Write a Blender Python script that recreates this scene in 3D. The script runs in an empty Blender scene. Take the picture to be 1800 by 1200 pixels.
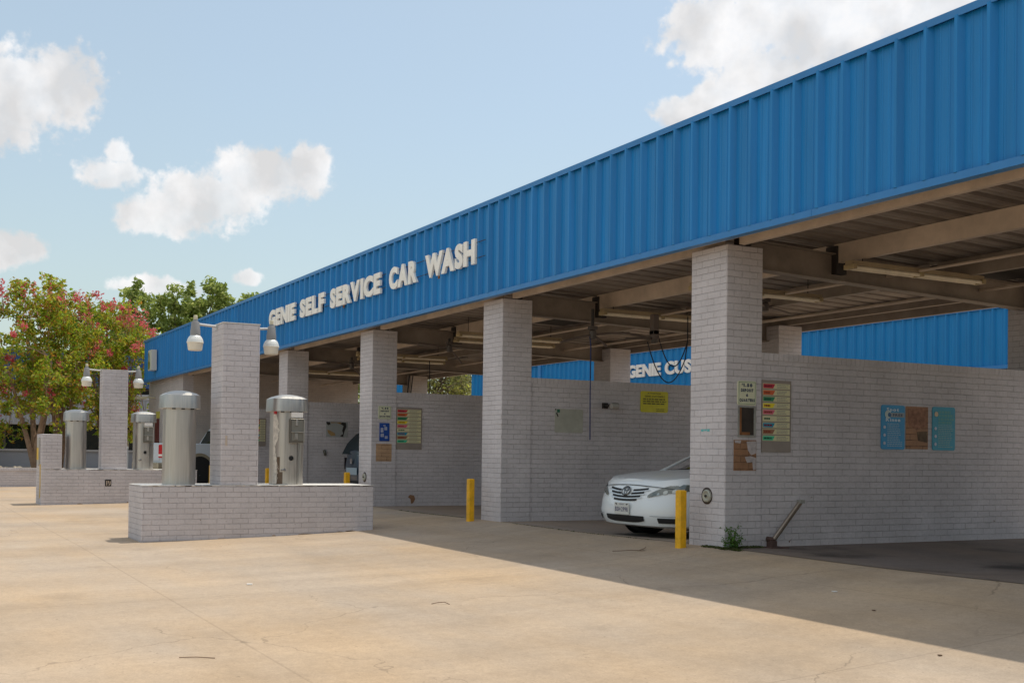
import bpy, bmesh, math, random
from mathutils import Vector, Matrix
R_ = math.radians
random.seed(7)
scene = bpy.context.scene
COL = scene.collection

# ------------------------------------------------------------------ camera
cam_d = bpy.data.cameras.new("camera")
cam_d.sensor_fit = 'HORIZONTAL'; cam_d.sensor_width = 36.0
cam_d.lens = 2049.4/1800*36
cam_d.shift_y = 171.5/1800
cam_d.clip_start = .1; cam_d.clip_end = 3000
cam = bpy.data.objects.new("camera", cam_d); COL.objects.link(cam)
yaw, pit, rol = .49556, .014767, .012582
F = Vector((-math.cos(yaw)*math.cos(pit), math.sin(yaw)*math.cos(pit), math.sin(pit)))
Rt = F.cross(Vector((0, 0, 1))).normalized(); Up = Rt.cross(F)
R2 = math.cos(rol)*Rt+math.sin(rol)*Up; U2 = -math.sin(rol)*Rt+math.cos(rol)*Up
CAMP = Vector((9.405, -7.554, .906))
M = Matrix((R2, U2, -F)).transposed().to_4x4(); M.translation = CAMP
cam.matrix_world = M
scene.camera = cam

# ------------------------------------------------------------------ view, sun, sky
scene.view_settings.view_transform = 'Standard'; scene.view_settings.look = 'None'
scene.view_settings.gamma = 1; scene.view_settings.exposure = .52
SUN = Vector((-.035, .336, .942)).normalized()
sl = bpy.data.lights.new("sun", 'SUN'); sl.energy = 2.15; sl.angle = R_(.5); sl.color = (1, .93, .80)
so = bpy.data.objects.new("sun", sl); COL.objects.link(so)
so.rotation_euler = SUN.to_track_quat('Z', 'Y').to_euler(); so.location = (0, 20, 40)

world = bpy.data.worlds.new("World"); scene.world = world; world.use_nodes = True
def build_world():
    nt = world.node_tree; nt.nodes.clear(); N = nt.nodes; L = nt.links
    def nd(t, **k):
        n = N.new(t)
        for a, b in k.items(): setattr(n, a, b)
        return n
    def math_(op, a, b=None, c=None, clamp=False):
        n = nd('ShaderNodeMath', operation=op); n.use_clamp = clamp
        for i, v in enumerate((a, b, c)):
            if v is None: continue
            if isinstance(v, (int, float)): n.inputs[i].default_value = v
            else: L.new(v, n.inputs[i])
        return n.outputs[0]
    sky = nd('ShaderNodeTexSky', sky_type='NISHITA'); sky.sun_disc = False
    sky.sun_elevation = math.asin(SUN.z); sky.sun_rotation = math.atan2(SUN.x, SUN.y)
    sky.altitude = 200; sky.air_density = 1.0; sky.dust_density = 2.2; sky.ozone_density = 1.6
    tc = nd('ShaderNodeTexCoord'); sp = nd('ShaderNodeSeparateXYZ'); L.new(tc.outputs['Generated'], sp.inputs[0])
    az = math_('ARCTAN2', sp.outputs[1], math_('MULTIPLY', sp.outputs[0], -1))
    el = math_('ARCSINE', sp.outputs[2])
    # cloud banks: azimuth, elevation, radii (radians) of each puff in the sky
    n1 = nd('ShaderNodeTexNoise'); n1.inputs['Scale'].default_value = 9; n1.inputs['Detail'].default_value = 7; n1.inputs['Roughness'].default_value = .62
    n2 = nd('ShaderNodeTexNoise'); n2.inputs['Scale'].default_value = 34; n2.inputs['Detail'].default_value = 9; n2.inputs['Roughness'].default_value = .6
    L.new(tc.outputs['Generated'], n1.inputs['Vector']); L.new(tc.outputs['Generated'], n2.inputs['Vector'])
    fld = None
    for (ca, ce, ra, re) in CLOUDS:
        da = math_('DIVIDE', math_('SUBTRACT', az, ca), ra); de = math_('DIVIDE', math_('SUBTRACT', el, ce), re)
        d = math_('SQRT', math_('ADD', math_('MULTIPLY', da, da), math_('MULTIPLY', de, de)))
        v = math_('SUBTRACT', 1, d)
        fld = v if fld is None else math_('SMOOTH_MAX', fld, v, .15)
    n5 = nd('ShaderNodeTexNoise'); n5.inputs['Scale'].default_value = 120; n5.inputs['Detail'].default_value = 5; L.new(tc.outputs['Generated'], n5.inputs['Vector'])
    nn = math_('ADD', math_('MULTIPLY', math_('SUBTRACT', n1.outputs[0], .5), .8), math_('ADD', math_('MULTIPLY', math_('SUBTRACT', n2.outputs[0], .5), 1.35), math_('MULTIPLY', math_('SUBTRACT', n5.outputs[0], .5), .75)))
    fld = math_('ADD', fld, nn)
    mr = nd('ShaderNodeMapRange', interpolation_type='SMOOTHSTEP'); L.new(fld, mr.inputs[0])
    mr.inputs[1].default_value = -.07; mr.inputs[2].default_value = .36
    # thin high veil of haze everywhere
    n3 = nd('ShaderNodeTexNoise'); n3.inputs['Scale'].default_value = 2.2; n3.inputs['Detail'].default_value = 4
    L.new(tc.outputs['Generated'], n3.inputs['Vector'])
    veil = math_('MULTIPLY_ADD', math_('SUBTRACT', n3.outputs[0], .5), .22, .42)
    lowv = math_('MULTIPLY', math_('POWER', math_('SUBTRACT', 1, math_('ABSOLUTE', sp.outputs[2])), 7), .35)
    veil = math_('ADD', veil, lowv, clamp=True)
    cc = nd('ShaderNodeRGB'); cc.outputs[0].default_value = CLOUD_COL
    vc = nd('ShaderNodeRGB'); vc.outputs[0].default_value = VEIL_COL
    sc = nd('ShaderNodeMix', data_type='RGBA'); L.new(veil, sc.inputs[0]); L.new(sky.outputs[0], sc.inputs[6]); L.new(vc.outputs[0], sc.inputs[7])
    n4 = nd('ShaderNodeTexNoise'); n4.inputs['Scale'].default_value = 20; n4.inputs['Detail'].default_value = 7
    L.new(tc.outputs['Generated'], n4.inputs['Vector'])
    mr4 = nd('ShaderNodeMapRange'); L.new(n4.outputs[0], mr4.inputs[0]); mr4.inputs[1].default_value = .38; mr4.inputs[2].default_value = .62; mr4.inputs[3].default_value = .80; mr4.inputs[4].default_value = 1.10
    cs = nd('ShaderNodeVectorMath', operation='SCALE'); L.new(cc.outputs[0], cs.inputs[0]); L.new(mr4.outputs[0], cs.inputs['Scale'])
    fin = nd('ShaderNodeMix', data_type='RGBA'); thin = nd('ShaderNodeMapRange'); L.new(n2.outputs[0], thin.inputs[0]); thin.inputs[1].default_value = .35; thin.inputs[2].default_value = .6; thin.inputs[3].default_value = .80; thin.inputs[4].default_value = 1.0
    L.new(math_('MULTIPLY', math_('MULTIPLY', mr.outputs[0], .95), thin.outputs[0]), fin.inputs[0]); L.new(sc.outputs[2], fin.inputs[6]); L.new(cs.outputs[0], fin.inputs[7])
    bg = nd('ShaderNodeBackground'); bg.inputs[1].default_value = .15; L.new(fin.outputs[2], bg.inputs[0])
    out = nd('ShaderNodeOutputWorld'); L.new(bg.outputs[0], out.inputs[0])
CLOUD_COL = (4.25, 4.2, 4.2, 1); VEIL_COL = (2.46, 2.80, 2.28, 1)
def azel(px, py):
    d = F+R2*((px-900)/2049.4)-U2*((py-600-171.5)/2049.4); d.normalize()
    return math.atan2(d.y, -d.x), math.asin(d.z)
# each cloud bank of the day's sky, as a direction and an angular size
CLOUDS = [azel(x_, y_)+(rx_/2049, ry_/2049) for x_, y_, rx_, ry_ in (
    (20, 165, 112, 84), (108, 150, 72, 74), (-60, 200, 140, 72),
    (455, 312, 105, 58), (375, 352, 125, 52), (290, 378, 88, 42), (545, 300, 46, 48), (195, 305, 58, 30), (208, 268, 24, 24),
    (1260, 55, 110, 72), (1420, 40, 170, 95), (1620, -20, 240, 110), (1340, 130, 95, 52), (1195, 198, 52, 30), (1262, 172, 55, 26),
    (20, 440, 62, 30), (265, 503, 80, 20), (440, 488, 30, 16))]
# added cloud puffs overhead and behind, out of the picture, that soften the shade
CLOUDS += [(-1.57, .80, .75, .34), (-2.6, .55, .55, .30), (-1.0, 1.15, .8, .25), (2.9, .75, .6, .3), (-.85, .50, .22, .16)]
build_world()

# ------------------------------------------------------------------ materials
MATS = {}
def mat(name, col, rough=.6, metal=0, noise=0, nscale=5, bump=0, bscale=60, spec=.5, trans=0, emit=None, coat=0, sat_dirt=None, stretch=None, perleaf=None, alpha=None):
    if name in MATS: return MATS[name]
    m = bpy.data.materials.new(name); MATS[name] = m; m.use_nodes = True
    nt = m.node_tree; N = nt.nodes; L = nt.links; b = N['Principled BSDF']
    b.inputs['Base Color'].default_value = (*col, 1); b.inputs['Roughness'].default_value = rough; b.inputs['Metallic'].default_value = metal
    b.inputs['Specular IOR Level'].default_value = spec; b.inputs['Coat Weight'].default_value = coat
    if trans: b.inputs['Transmission Weight'].default_value = trans
    tc = N.new('ShaderNodeTexCoord'); vec = tc.outputs['Object']
    if stretch:
        mp = N.new('ShaderNodeMapping'); mp.inputs['Scale'].default_value = stretch; L.new(vec, mp.inputs[0]); vec = mp.outputs[0]
    if noise:
        n = N.new('ShaderNodeTexNoise'); n.inputs['Scale'].default_value = nscale; n.inputs['Detail'].default_value = 8; n.inputs['Roughness'].default_value = .65
        L.new(vec, n.inputs['Vector'])
        mr = N.new('ShaderNodeMapRange'); mr.inputs[1].default_value = .3; mr.inputs[2].default_value = .7
        mr.inputs[3].default_value = 1-noise; mr.inputs[4].default_value = 1+noise; L.new(n.outputs[0], mr.inputs[0])
        vm = N.new('ShaderNodeVectorMath'); vm.operation = 'SCALE'; vm.inputs[0].default_value = col; L.new(mr.outputs[0], vm.inputs['Scale'])
        L.new(vm.outputs[0], b.inputs['Base Color'])
        if metal > .5:
            mr2 = N.new('ShaderNodeMapRange'); mr2.inputs[1].default_value = .3; mr2.inputs[2].default_value = .7
            mr2.inputs[3].default_value = rough*.75; mr2.inputs[4].default_value = rough*1.35; L.new(n.outputs[0], mr2.inputs[0]); L.new(mr2.outputs[0], b.inputs['Roughness'])
    if perleaf:
        g = N.new('ShaderNodeNewGeometry'); cr = N.new('ShaderNodeValToRGB'); L.new(g.outputs['Random Per Island'], cr.inputs[0])
        e = cr.color_ramp.elements; e[0].color = (*perleaf[0], 1); e[1].color = (*perleaf[-1], 1); e[0].position = 0; e[1].position = 1
        for i, c in enumerate(perleaf[1:-1]):
            q = e.new((i+1)/(len(perleaf)-1)); q.color = (*c, 1)
        L.new(cr.outputs[0], b.inputs['Base Color'])
        tl = N.new('ShaderNodeBsdfTranslucent'); L.new(cr.outputs[0], tl.inputs[0])
        mx = N.new('ShaderNodeMixShader'); mx.inputs[0].default_value = .5; L.new(b.outputs[0], mx.inputs[1]); L.new(tl.outputs[0], mx.inputs[2])
        L.new(mx.outputs[0], N['Material Output'].inputs[0])
    if bump:
        n = N.new('ShaderNodeTexNoise'); n.inputs['Scale'].default_value = bscale; n.inputs['Detail'].default_value = 6; L.new(vec, n.inputs['Vector'])
        bp = N.new('ShaderNodeBump'); bp.inputs['Strength'].default_value = bump; bp.inputs['Distance'].default_value = .01
        L.new(n.outputs[0], bp.inputs['Height']); L.new(bp.outputs[0], b.inputs['Normal'])
    if emit: b.inputs['Emission Color'].default_value = (*emit[:3], 1); b.inputs['Emission Strength'].default_value = emit[3]
    return m

def brick_mat(name, paint, bw=.2032, rh=.0677, chips=.5, grime=.35, raw=(.17, .10, .06), joint=.36):
    if name in MATS: return MATS[name]
    m = bpy.data.materials.new(name); MATS[name] = m; m.use_nodes = True
    nt = m.node_tree; N = nt.nodes; L = nt.links; b = N['Principled BSDF']; b.inputs['Roughness'].default_value = .62
    b.inputs['Specular IOR Level'].default_value = .35
    uv = N.new('ShaderNodeUVMap'); tc = N.new('ShaderNodeTexCoord'); pos = N.new('ShaderNodeNewGeometry')
    # slight waviness of the hand laid courses
    wn = N.new('ShaderNodeTexNoise'); wn.inputs['Scale'].default_value = 9; wn.inputs['Detail'].default_value = 3; L.new(pos.outputs['Position'], wn.inputs['Vector'])
    wv = N.new('ShaderNodeVectorMath'); wv.operation = 'MULTIPLY_ADD'; L.new(wn.outputs['Color'], wv.inputs[0]); wv.inputs[1].default_value = (.014, .010, 0); L.new(uv.outputs[0], wv.inputs[2])
    br = N.new('ShaderNodeTexBrick'); L.new(wv.outputs[0], br.inputs['Vector'])
    br.inputs['Scale'].default_value = 1; br.inputs['Brick Width'].default_value = bw; br.inputs['Row Height'].default_value = rh
    br.inputs['Mortar Size'].default_value = .0042; br.inputs['Mortar Smooth'].default_value = .55; br.inputs['Bias'].default_value = 0
    br.inputs['Color1'].default_value = (.97, .97, .97, 1); br.inputs['Color2'].default_value = (1.03, 1.03, 1.03, 1); br.inputs['Mortar'].default_value = (1, 1, 1, 1)
    def noise(sc, det=5, rough=.6):
        n = N.new('ShaderNodeTexNoise'); n.inputs['Scale'].default_value = sc; n.inputs['Detail'].default_value = det; n.inputs['Roughness'].default_value = rough
        L.new(pos.outputs['Position'], n.inputs['Vector']); return n.outputs[0]
    def rng(s, a, b2, c, d):
        r = N.new('ShaderNodeMapRange'); L.new(s, r.inputs[0])
        for i, v in zip((1, 2, 3, 4), (a, b2, c, d)): r.inputs[i].default_value = v
        return r.outputs[0]
    def mul(a, b2):
        r = N.new('ShaderNodeMath'); r.operation = 'MULTIPLY'
        for i, v in enumerate((a, b2)):
            if isinstance(v, float): r.inputs[i].default_value = v
            else: L.new(v, r.inputs[i])
        return r.outputs[0]
    blot = rng(noise(1.7), .3, .7, 1-grime*.35, 1+grime*.25)
    fine = rng(noise(38, 4), .3, .7, .93, 1.06)
    k = mul(blot, fine)
    v0 = N.new('ShaderNodeVectorMath'); v0.operation = 'MULTIPLY'; v0.inputs[0].default_value = paint; L.new(br.outputs['Color'], v0.inputs[1])
    v1 = N.new('ShaderNodeVectorMath'); v1.operation = 'SCALE'; L.new(v0.outputs[0], v1.inputs[0]); L.new(k, v1.inputs['Scale'])
    # joints: paint worn out of them here and there
    jm = mul(br.outputs['Fac'], rng(noise(5, 4), .40, .60, joint*.12, joint*1.25))
    mx = N.new('ShaderNodeMix'); mx.data_type = 'RGBA'; L.new(jm, mx.inputs[0]); L.new(v1.outputs[0], mx.inputs[6]); mx.inputs[7].default_value = (paint[0]*.28, paint[1]*.25, paint[2]*.24, 1)
    # chips down to bare brick, mostly low down
    sepz = N.new('ShaderNodeSeparateXYZ'); L.new(pos.outputs['Position'], sepz.inputs[0])
    low = rng(sepz.outputs[2], -.25, .35, .10*chips, 0)
    cn = N.new('ShaderNodeMath'); cn.operation = 'ADD'; L.new(noise(11, 6, .7), cn.inputs[0]); L.new(low, cn.inputs[1])
    ch = rng(cn.outputs[0], .70, .73, 0, 1)
    m2 = N.new('ShaderNodeMix'); m2.data_type = 'RGBA'; L.new(ch, m2.inputs[0]); L.new(mx.outputs[2], m2.inputs[6]); m2.inputs[7].default_value = (*raw, 1)
    L.new(m2.outputs[2], b.inputs['Base Color'])
    hh = N.new('ShaderNodeMath'); hh.operation = 'MULTIPLY_ADD'; L.new(br.outputs['Fac'], hh.inputs[0]); hh.inputs[1].default_value = -.8
    hn = rng(noise(30, 5), 0, 1, 0, .55); L.new(hn, hh.inputs[2])
    bp = N.new('ShaderNodeBump'); bp.inputs['Strength'].default_value = .9; bp.inputs['Distance'].default_value = .006; L.new(hh.outputs[0], bp.inputs['Height'])
    L.new(bp.outputs[0], b.inputs['Normal'])
    return m

def concrete_mat(name, col, dark=.0, cracks=True):
    m = bpy.data.materials.new(name); MATS[name] = m; m.use_nodes = True
    nt = m.node_tree; N = nt.nodes; L = nt.links; b = N['Principled BSDF']; b.inputs['Roughness'].default_value = .85; b.inputs['Specular IOR Level'].default_value = .25
    pos = N.new('ShaderNodeNewGeometry')
    def noise(sc, det=6, rough=.6, st=(1, 1, 1), off=(0, 0, 0), dist=0):
        mp = N.new('ShaderNodeMapping'); mp.inputs['Scale'].default_value = st; mp.inputs['Location'].default_value = off; L.new(pos.outputs['Position'], mp.inputs[0])
        n = N.new('ShaderNodeTexNoise'); n.inputs['Scale'].default_value = sc; n.inputs['Detail'].default_value = det; n.inputs['Roughness'].default_value = rough; n.inputs['Distortion'].default_value = dist
        L.new(mp.outputs[0], n.inputs['Vector']); return n.outputs[0]
    def rng(s, a, b2, c, d, sm=False):
        r = N.new('ShaderNodeMapRange'); L.new(s, r.inputs[0])
        if sm: r.interpolation_type = 'SMOOTHSTEP'
        for i, v in zip((1, 2, 3, 4), (a, b2, c, d)): r.inputs[i].default_value = v
        return r.outputs[0]
    def mul(a, b2):
        r = N.new('ShaderNodeMath'); r.operation = 'MULTIPLY'
        for i, v in enumerate((a, b2)):
            if isinstance(v, float): r.inputs[i].default_value = v
            else: L.new(v, r.inputs[i])
        return r.outputs[0]
    big = rng(noise(.42, 5, .55, (1.3, .45, 1)), .3, .7, .88, 1.09)
    mid = rng(noise(1.8, 6, .6, (1.2, .35, 1)), .3, .7, .93, 1.06)
    fine = mul(rng(noise(70, 3, .8), .25, .75, .84, 1.13), rng(noise(14, 6, .75), .3, .7, .90, 1.09))
    speck = rng(noise(24, 2, .5), .70, .76, 1, .72)
    k = mul(mul(big, mid), mul(fine, speck))
    # tyre paths in front of the bays
    tp = rng(noise(1.1, 5, .6, (.35, 1.0, 1), (3, 1, 0)), .45, .72, 1.0, .88, True); k = mul(k, tp)
    oil = rng(noise(.9, 4, .5, (1, 1, 1), (7, 2, 0)), .50 if dark == 2 else .62, .75, 1, .30 if dark == 2 else .70 if dark else .88, True); k = mul(k, oil)
    if cracks:
        vo = N.new('ShaderNodeTexVoronoi'); vo.feature = 'DISTANCE_TO_EDGE'; vo.inputs['Scale'].default_value = .33
        dn = N.new('ShaderNodeTexNoise'); dn.inputs['Scale'].default_value = 1.4; dn.inputs['Detail'].default_value = 7; L.new(pos.outputs['Position'], dn.inputs['Vector'])
        va = N.new('ShaderNodeVectorMath'); va.operation = 'MULTIPLY_ADD'; L.new(dn.outputs['Color'], va.inputs[0]); va.inputs[1].default_value = (.9, .9, 0); L.new(pos.outputs['Position'], va.inputs[2])
        L.new(va.outputs[0], vo.inputs['Vector'])
        cr = rng(vo.outputs['Distance'], .0006, .0026, .70, 1)
        gate = rng(noise(.5, 3, .5, (1, 1, 1), (2, 9, 0)), .48, .56, 0, 1)
        mxx = N.new('ShaderNodeMix'); L.new(gate, mxx.inputs[0]); mxx.inputs[2].default_value = 1; L.new(cr, mxx.inputs[3]); k = mul(k, mxx.outputs[0])
    # sawn joints
    sx = N.new('ShaderNodeSeparateXYZ'); L.new(pos.outputs['Position'], sx.inputs[0])
    for out_, per, off_ in ((sx.outputs[0], 4.88, 5.24), (sx.outputs[1], 4.6, 5.45)):
        a_ = N.new('ShaderNodeMath'); a_.operation = 'ADD'; L.new(out_, a_.inputs[0]); a_.inputs[1].default_value = off_
        pp = N.new('ShaderNodeMath'); pp.operation = 'PINGPONG'; L.new(a_.outputs[0], pp.inputs[0]); pp.inputs[1].default_value = per/2
        k = mul(k, rng(pp.outputs[0], .003, .012, .84, 1))
    hue = noise(.6, 4, .6, (.5, 1, 1), (11, 3, 0))
    mc = N.new('ShaderNodeMix'); mc.data_type = 'RGBA'; L.new(rng(hue, .35, .65, 0, 1), mc.inputs[0])
    mc.inputs[6].default_value = (col[0]*1.04, col[1]*.985, col[2]*.92, 1); mc.inputs[7].default_value = (col[0]*.96, col[1]*1.0, col[2]*1.10, 1)
    v1 = N.new('ShaderNodeVectorMath'); v1.operation = 'SCALE'; L.new(mc.outputs[2], v1.inputs[0]); L.new(k, v1.inputs['Scale'])
    L.new(v1.outputs[0], b.inputs['Base Color'])
    bp = N.new('ShaderNodeBump'); bp.inputs['Strength'].default_value = .5; bp.inputs['Distance'].default_value = .003; L.new(fine, bp.inputs['Height']); L.new(bp.outputs[0], b.inputs['Normal'])
    return m

PAINT = (.56, .527, .54)
BR = brick_mat('painted_brick', PAINT)
BRC = brick_mat('painted_brick_cap', PAINT, bw=.0677, rh=.30)
BRRAW = brick_mat('bare_brick', (.36, .19, .10), chips=0, grime=1.0, joint=.8)
BRFAR = brick_mat('back_brick', (.50, .44, .40))
CONC = concrete_mat('concrete_tan', (.445, .345, .243))
CONCD = concrete_mat('concrete_stained', (.31, .25, .195), dark=1)
CONCO = concrete_mat('concrete_oily', (.215, .172, .14), dark=2)
BLUE = mat('blue_panel', (.008, .205, .53), .38, noise=.17, nscale=2.6, stretch=(2.2, 2.2, .12), spec=.4)
BLUEFAR = mat('blue_panel_far_lit', (.002, .20, .50), .38, noise=.08, nscale=3, stretch=(1, 1, .25), spec=.4)  # second copy of the blue paint, colour matched to the far fascia's light
BLUEL = mat('blue_trim', (.03, .20, .50), .4, noise=.06)
TANSHADE = mat('tan_steel_shaded', (.27, .225, .185), .6, noise=.25, nscale=2.5, spec=.3)  # same tan steel darkened; the inner ceiling's shade is in the colour
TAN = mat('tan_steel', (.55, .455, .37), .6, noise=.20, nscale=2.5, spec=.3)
DECK = mat('roof_deck_paint', (.26, .22, .19), .6, noise=.34, nscale=1.1, spec=.3)
DARK = mat('dark_iron', (.025, .02, .018), .6)
BLACK = mat('black_rubber', (.012, .012, .013), .7)
STEEL = mat('stainless', (.52, .495, .455), .42, 1, noise=.14, nscale=5, stretch=(9, 9, .35))
STEELB = mat('stainless_box', (.15, .14, .12), .5, .55, noise=.10, nscale=8)
LETTER = mat('letter_plastic', (.92, .90, .84), .5, noise=.10, nscale=6)
LETTERW = mat('letter_white', (.85, .82, .78), .5, noise=.05)
YEL = mat('yellow_paint', (.80, .42, .004), .42, noise=.22, nscale=14)
WHITEP = mat('white_paint', (.80, .84, .86), .28, coat=.6, spec=.5)
GLASS = mat('dark_glass', (.008, .016, .012), .08, spec=.45)
CLEAR = mat('headlight_glass', (.42, .44, .42), .10, .35, spec=.9)
CREAM = mat('sign_cream', (.62, .62, .44), .5, noise=.06)
FIXT = mat('fixture_white', (.85, .76, .58), .5, noise=.15)
BARK = mat('bark', (.30, .19, .12), .8, noise=.35, nscale=7, bump=.4)
BARKD = mat('bark_dark', (.12, .085, .06), .85, noise=.3, nscale=5)
CONCW = mat('old_sill', (.45, .44, .42), .7, noise=.1)
RUST = mat('rust', (.22, .09, .03), .8, noise=.3)
CHROME = mat('chrome', (.7, .7, .7), .15, 1)

# ------------------------------------------------------------------ helpers
class MB:
    def __init__(s): s.v = []; s.f = []; s.smooth = []; s.uvs = None
    def add(s, vs, fs, sm=False):
        o = len(s.v); s.v += [tuple(p) for p in vs]
        for f in fs: s.f.append(tuple(i+o for i in f)); s.smooth.append(sm)
        return s
    def box(s, x0, x1, y0, y1, z0, z1):
        return s.add([(x0, y0, z0), (x1, y0, z0), (x1, y1, z0), (x0, y1, z0), (x0, y0, z1), (x1, y0, z1), (x1, y1, z1), (x0, y1, z1)],
                     [(0, 3, 2, 1), (4, 5, 6, 7), (0, 1, 5, 4), (1, 2, 6, 5), (2, 3, 7, 6), (3, 0, 4, 7)])
    def cbox(s, x0, x1, y0, y1, z0, z1, c=.01):
        # box with chamfered vertical and top edges
        r = [(x0+c, y0), (x1-c, y0), (x1, y0+c), (x1, y1-c), (x1-c, y1), (x0+c, y1), (x0, y1-c), (x0, y0+c)]
        k = [(x0+2*c, y0+c), (x1-2*c, y0+c), (x1-c, y0+2*c), (x1-c, y1-2*c), (x1-2*c, y1-c), (x0+2*c, y1-c), (x0+c, y1-2*c), (x0+c, y0+2*c)]
        vs = [(x, y, z0) for x, y in r]+[(x, y, z1-c) for x, y in r]+[(x, y, z1) for x, y in k]
        fs = [tuple(range(7, -1, -1)), tuple(range(16, 24))]
        for i in range(8):
            j = (i+1) % 8; fs += [(i, j, j+8, i+8), (i+8, j+8, j+16, i+16)]
        return s.add(vs, fs)
    def prism(s, poly, axis, a, b):
        # poly in the two other axes, extruded a..b along axis
        n = len(poly)
        def P(u, v, w):
            return {'x': (w, u, v), 'y': (u, w, v), 'z': (u, v, w)}[axis]
        vs = [P(u, v, a) for u, v in poly]+[P(u, v, b) for u, v in poly]
        fs = [tuple(range(n)), tuple(range(2*n-1, n-1, -1))]+[(i, i+n, (i+1) % n+n, (i+1) % n) for i in range(n)]
        return s.add(vs, fs)
    def tube(s, path, r, n=8, closed=False, caps=True, sm=True):
        path = [Vector(p) for p in path]; rs = r if isinstance(r, (list, tuple)) else [r]*len(path)
        vs = []; fs = []; m = len(path); prev = None
        for i, p in enumerate(path):
            if closed: t = (path[(i+1) % m]-path[i-1]).normalized()
            else: t = (path[min(i+1, m-1)]-path[max(i-1, 0)]).normalized()
            if prev is None:
                a = Vector((0, 0, 1)) if abs(t.z) < .9 else Vector((1, 0, 0)); u = t.cross(a).normalized()
            else: u = (prev-t*prev.dot(t)).normalized()
            prev = u; w = t.cross(u)
            for k in range(n):
                an = 2*math.pi*k/n; vs.append(p+u*(math.cos(an)*rs[i])+w*(math.sin(an)*rs[i]))
        for i in range(m if closed else m-1):
            for k in range(n):
                a = i*n+k; b = i*n+(k+1) % n; c = ((i+1) % m)*n+(k+1) % n; d = ((i+1) % m)*n+k; fs.append((a, b, c, d))
        s.add(vs, fs, sm)
        if caps and not closed:
            s.add(vs[:n], [tuple(range(n-1, -1, -1))]); s.add(vs[-n:], [tuple(range(n))])
        return s
    def lathe(s, prof, c, n=24, axis='z', sm=True):
        # prof: list of (radius, height)
        vs = []; fs = []
        for (r, h) in prof:
            for k in range(n):
                a = 2*math.pi*k/n; u, v = r*math.cos(a), r*math.sin(a)
                q = {'z': (u, v, h), 'x': (h, u, v), 'y': (v, h, u)}[axis]; vs.append((c[0]+q[0], c[1]+q[1], c[2]+q[2]))
        for i in range(len(prof)-1):
            for k in range(n): fs.append((i*n+k, i*n+(k+1) % n, (i+1)*n+(k+1) % n, (i+1)*n+k))
        fs.append(tuple(range(n-1, -1, -1))); m = len(prof)-1; fs.append(tuple(m*n+k for k in range(n)))
        return s.add(vs, fs, sm)
    def loft(s, rings, caps=True, sm=True):
        n = len(rings[0]); vs = [p for r in rings for p in r]; fs = []
        for i in range(len(rings)-1):
            for k in range(n): fs.append((i*n+k, i*n+(k+1) % n, (i+1)*n+(k+1) % n, (i+1)*n+k))
        if caps: fs.append(tuple(range(n-1, -1, -1))); m = len(rings)-1; fs.append(tuple(m*n+k for k in range(n)))
        return s.add(vs, fs, sm)
    def quad(s, a, b, c, d): return s.add([a, b, c, d], [(0, 1, 2, 3)])
    def build(s, name, m, parent=None, xf=None, bevel=0, recalc=True, sharp=35):
        me = bpy.data.meshes.new(name)
        off = parent_loc(parent)
        vs = s.v
        if xf: vs = [tuple(xf @ Vector(p)) for p in vs]
        vs = [(p[0]-off[0], p[1]-off[1], p[2]-off[2]) for p in vs]
        me.from_pydata(vs, [], s.f); me.update()
        if recalc:
            bm = bmesh.new(); bm.from_mesh(me); bmesh.ops.recalc_face_normals(bm, faces=bm.faces)
            if bevel: bmesh.ops.bevel(bm, geom=[e for e in bm.edges if len(e.link_faces) == 2 and e.calc_face_angle(0) > .6], offset=bevel, segments=1, affect='EDGES')
            bm.to_mesh(me); bm.free()
            if not bevel:
                for p, q in zip(me.polygons, s.smooth): p.use_smooth = q
        else:
            for p, q in zip(me.polygons, s.smooth): p.use_smooth = q
        if any(s.smooth): 
            try: me.set_sharp_from_angle(angle=R_(sharp))
            except Exception: pass
        if s.uvs is None and len(me.polygons) < 4000:
            uv = me.uv_layers.new(name='UVMap')
            for p in me.polygons:
                nx, ny, nz = (abs(c) for c in p.normal)
                for li in p.loop_indices:
                    co = me.vertices[me.loops[li].vertex_index].co; x, y, z = co.x+off[0], co.y+off[1], co.z+off[2]
                    uv.data[li].uv = (x, y) if nz > max(nx, ny) else ((y, z) if nx > ny else (x, z))
        o = bpy.data.objects.new(name, me); COL.objects.link(o)
        if m: me.materials.append(m)
        if parent: o.parent = parent
        return o

def parent_loc(p):
    v = Vector((0, 0, 0))
    while p is not None: v += p.location; p = p.parent
    return v
def tag(o, label=None, cat=None, group=None, kind=None):
    if label: o['label'] = label
    if cat: o['category'] = cat
    if group: o['group'] = group
    if kind: o['kind'] = kind
    return o
def thing(name, loc, label, cat, group=None):
    o = bpy.data.objects.new(name, None); COL.objects.link(o); o.location = loc; o.empty_display_size = .2
    return tag(o, label, cat, group)
def children(o): return [c for c in bpy.data.objects if c.parent == o]
def copy_tree(o, loc, label, rotz=None):
    def rec(a, par):
        c = a.copy(); COL.objects.link(c)
        if par is not None: c.parent = par
        for ch in children(a): rec(ch, c)
        return c
    r = rec(o, None); r.location = loc; r['label'] = label
    if rotz is not None: r.rotation_euler = (0, 0, rotz)
    return r

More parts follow.
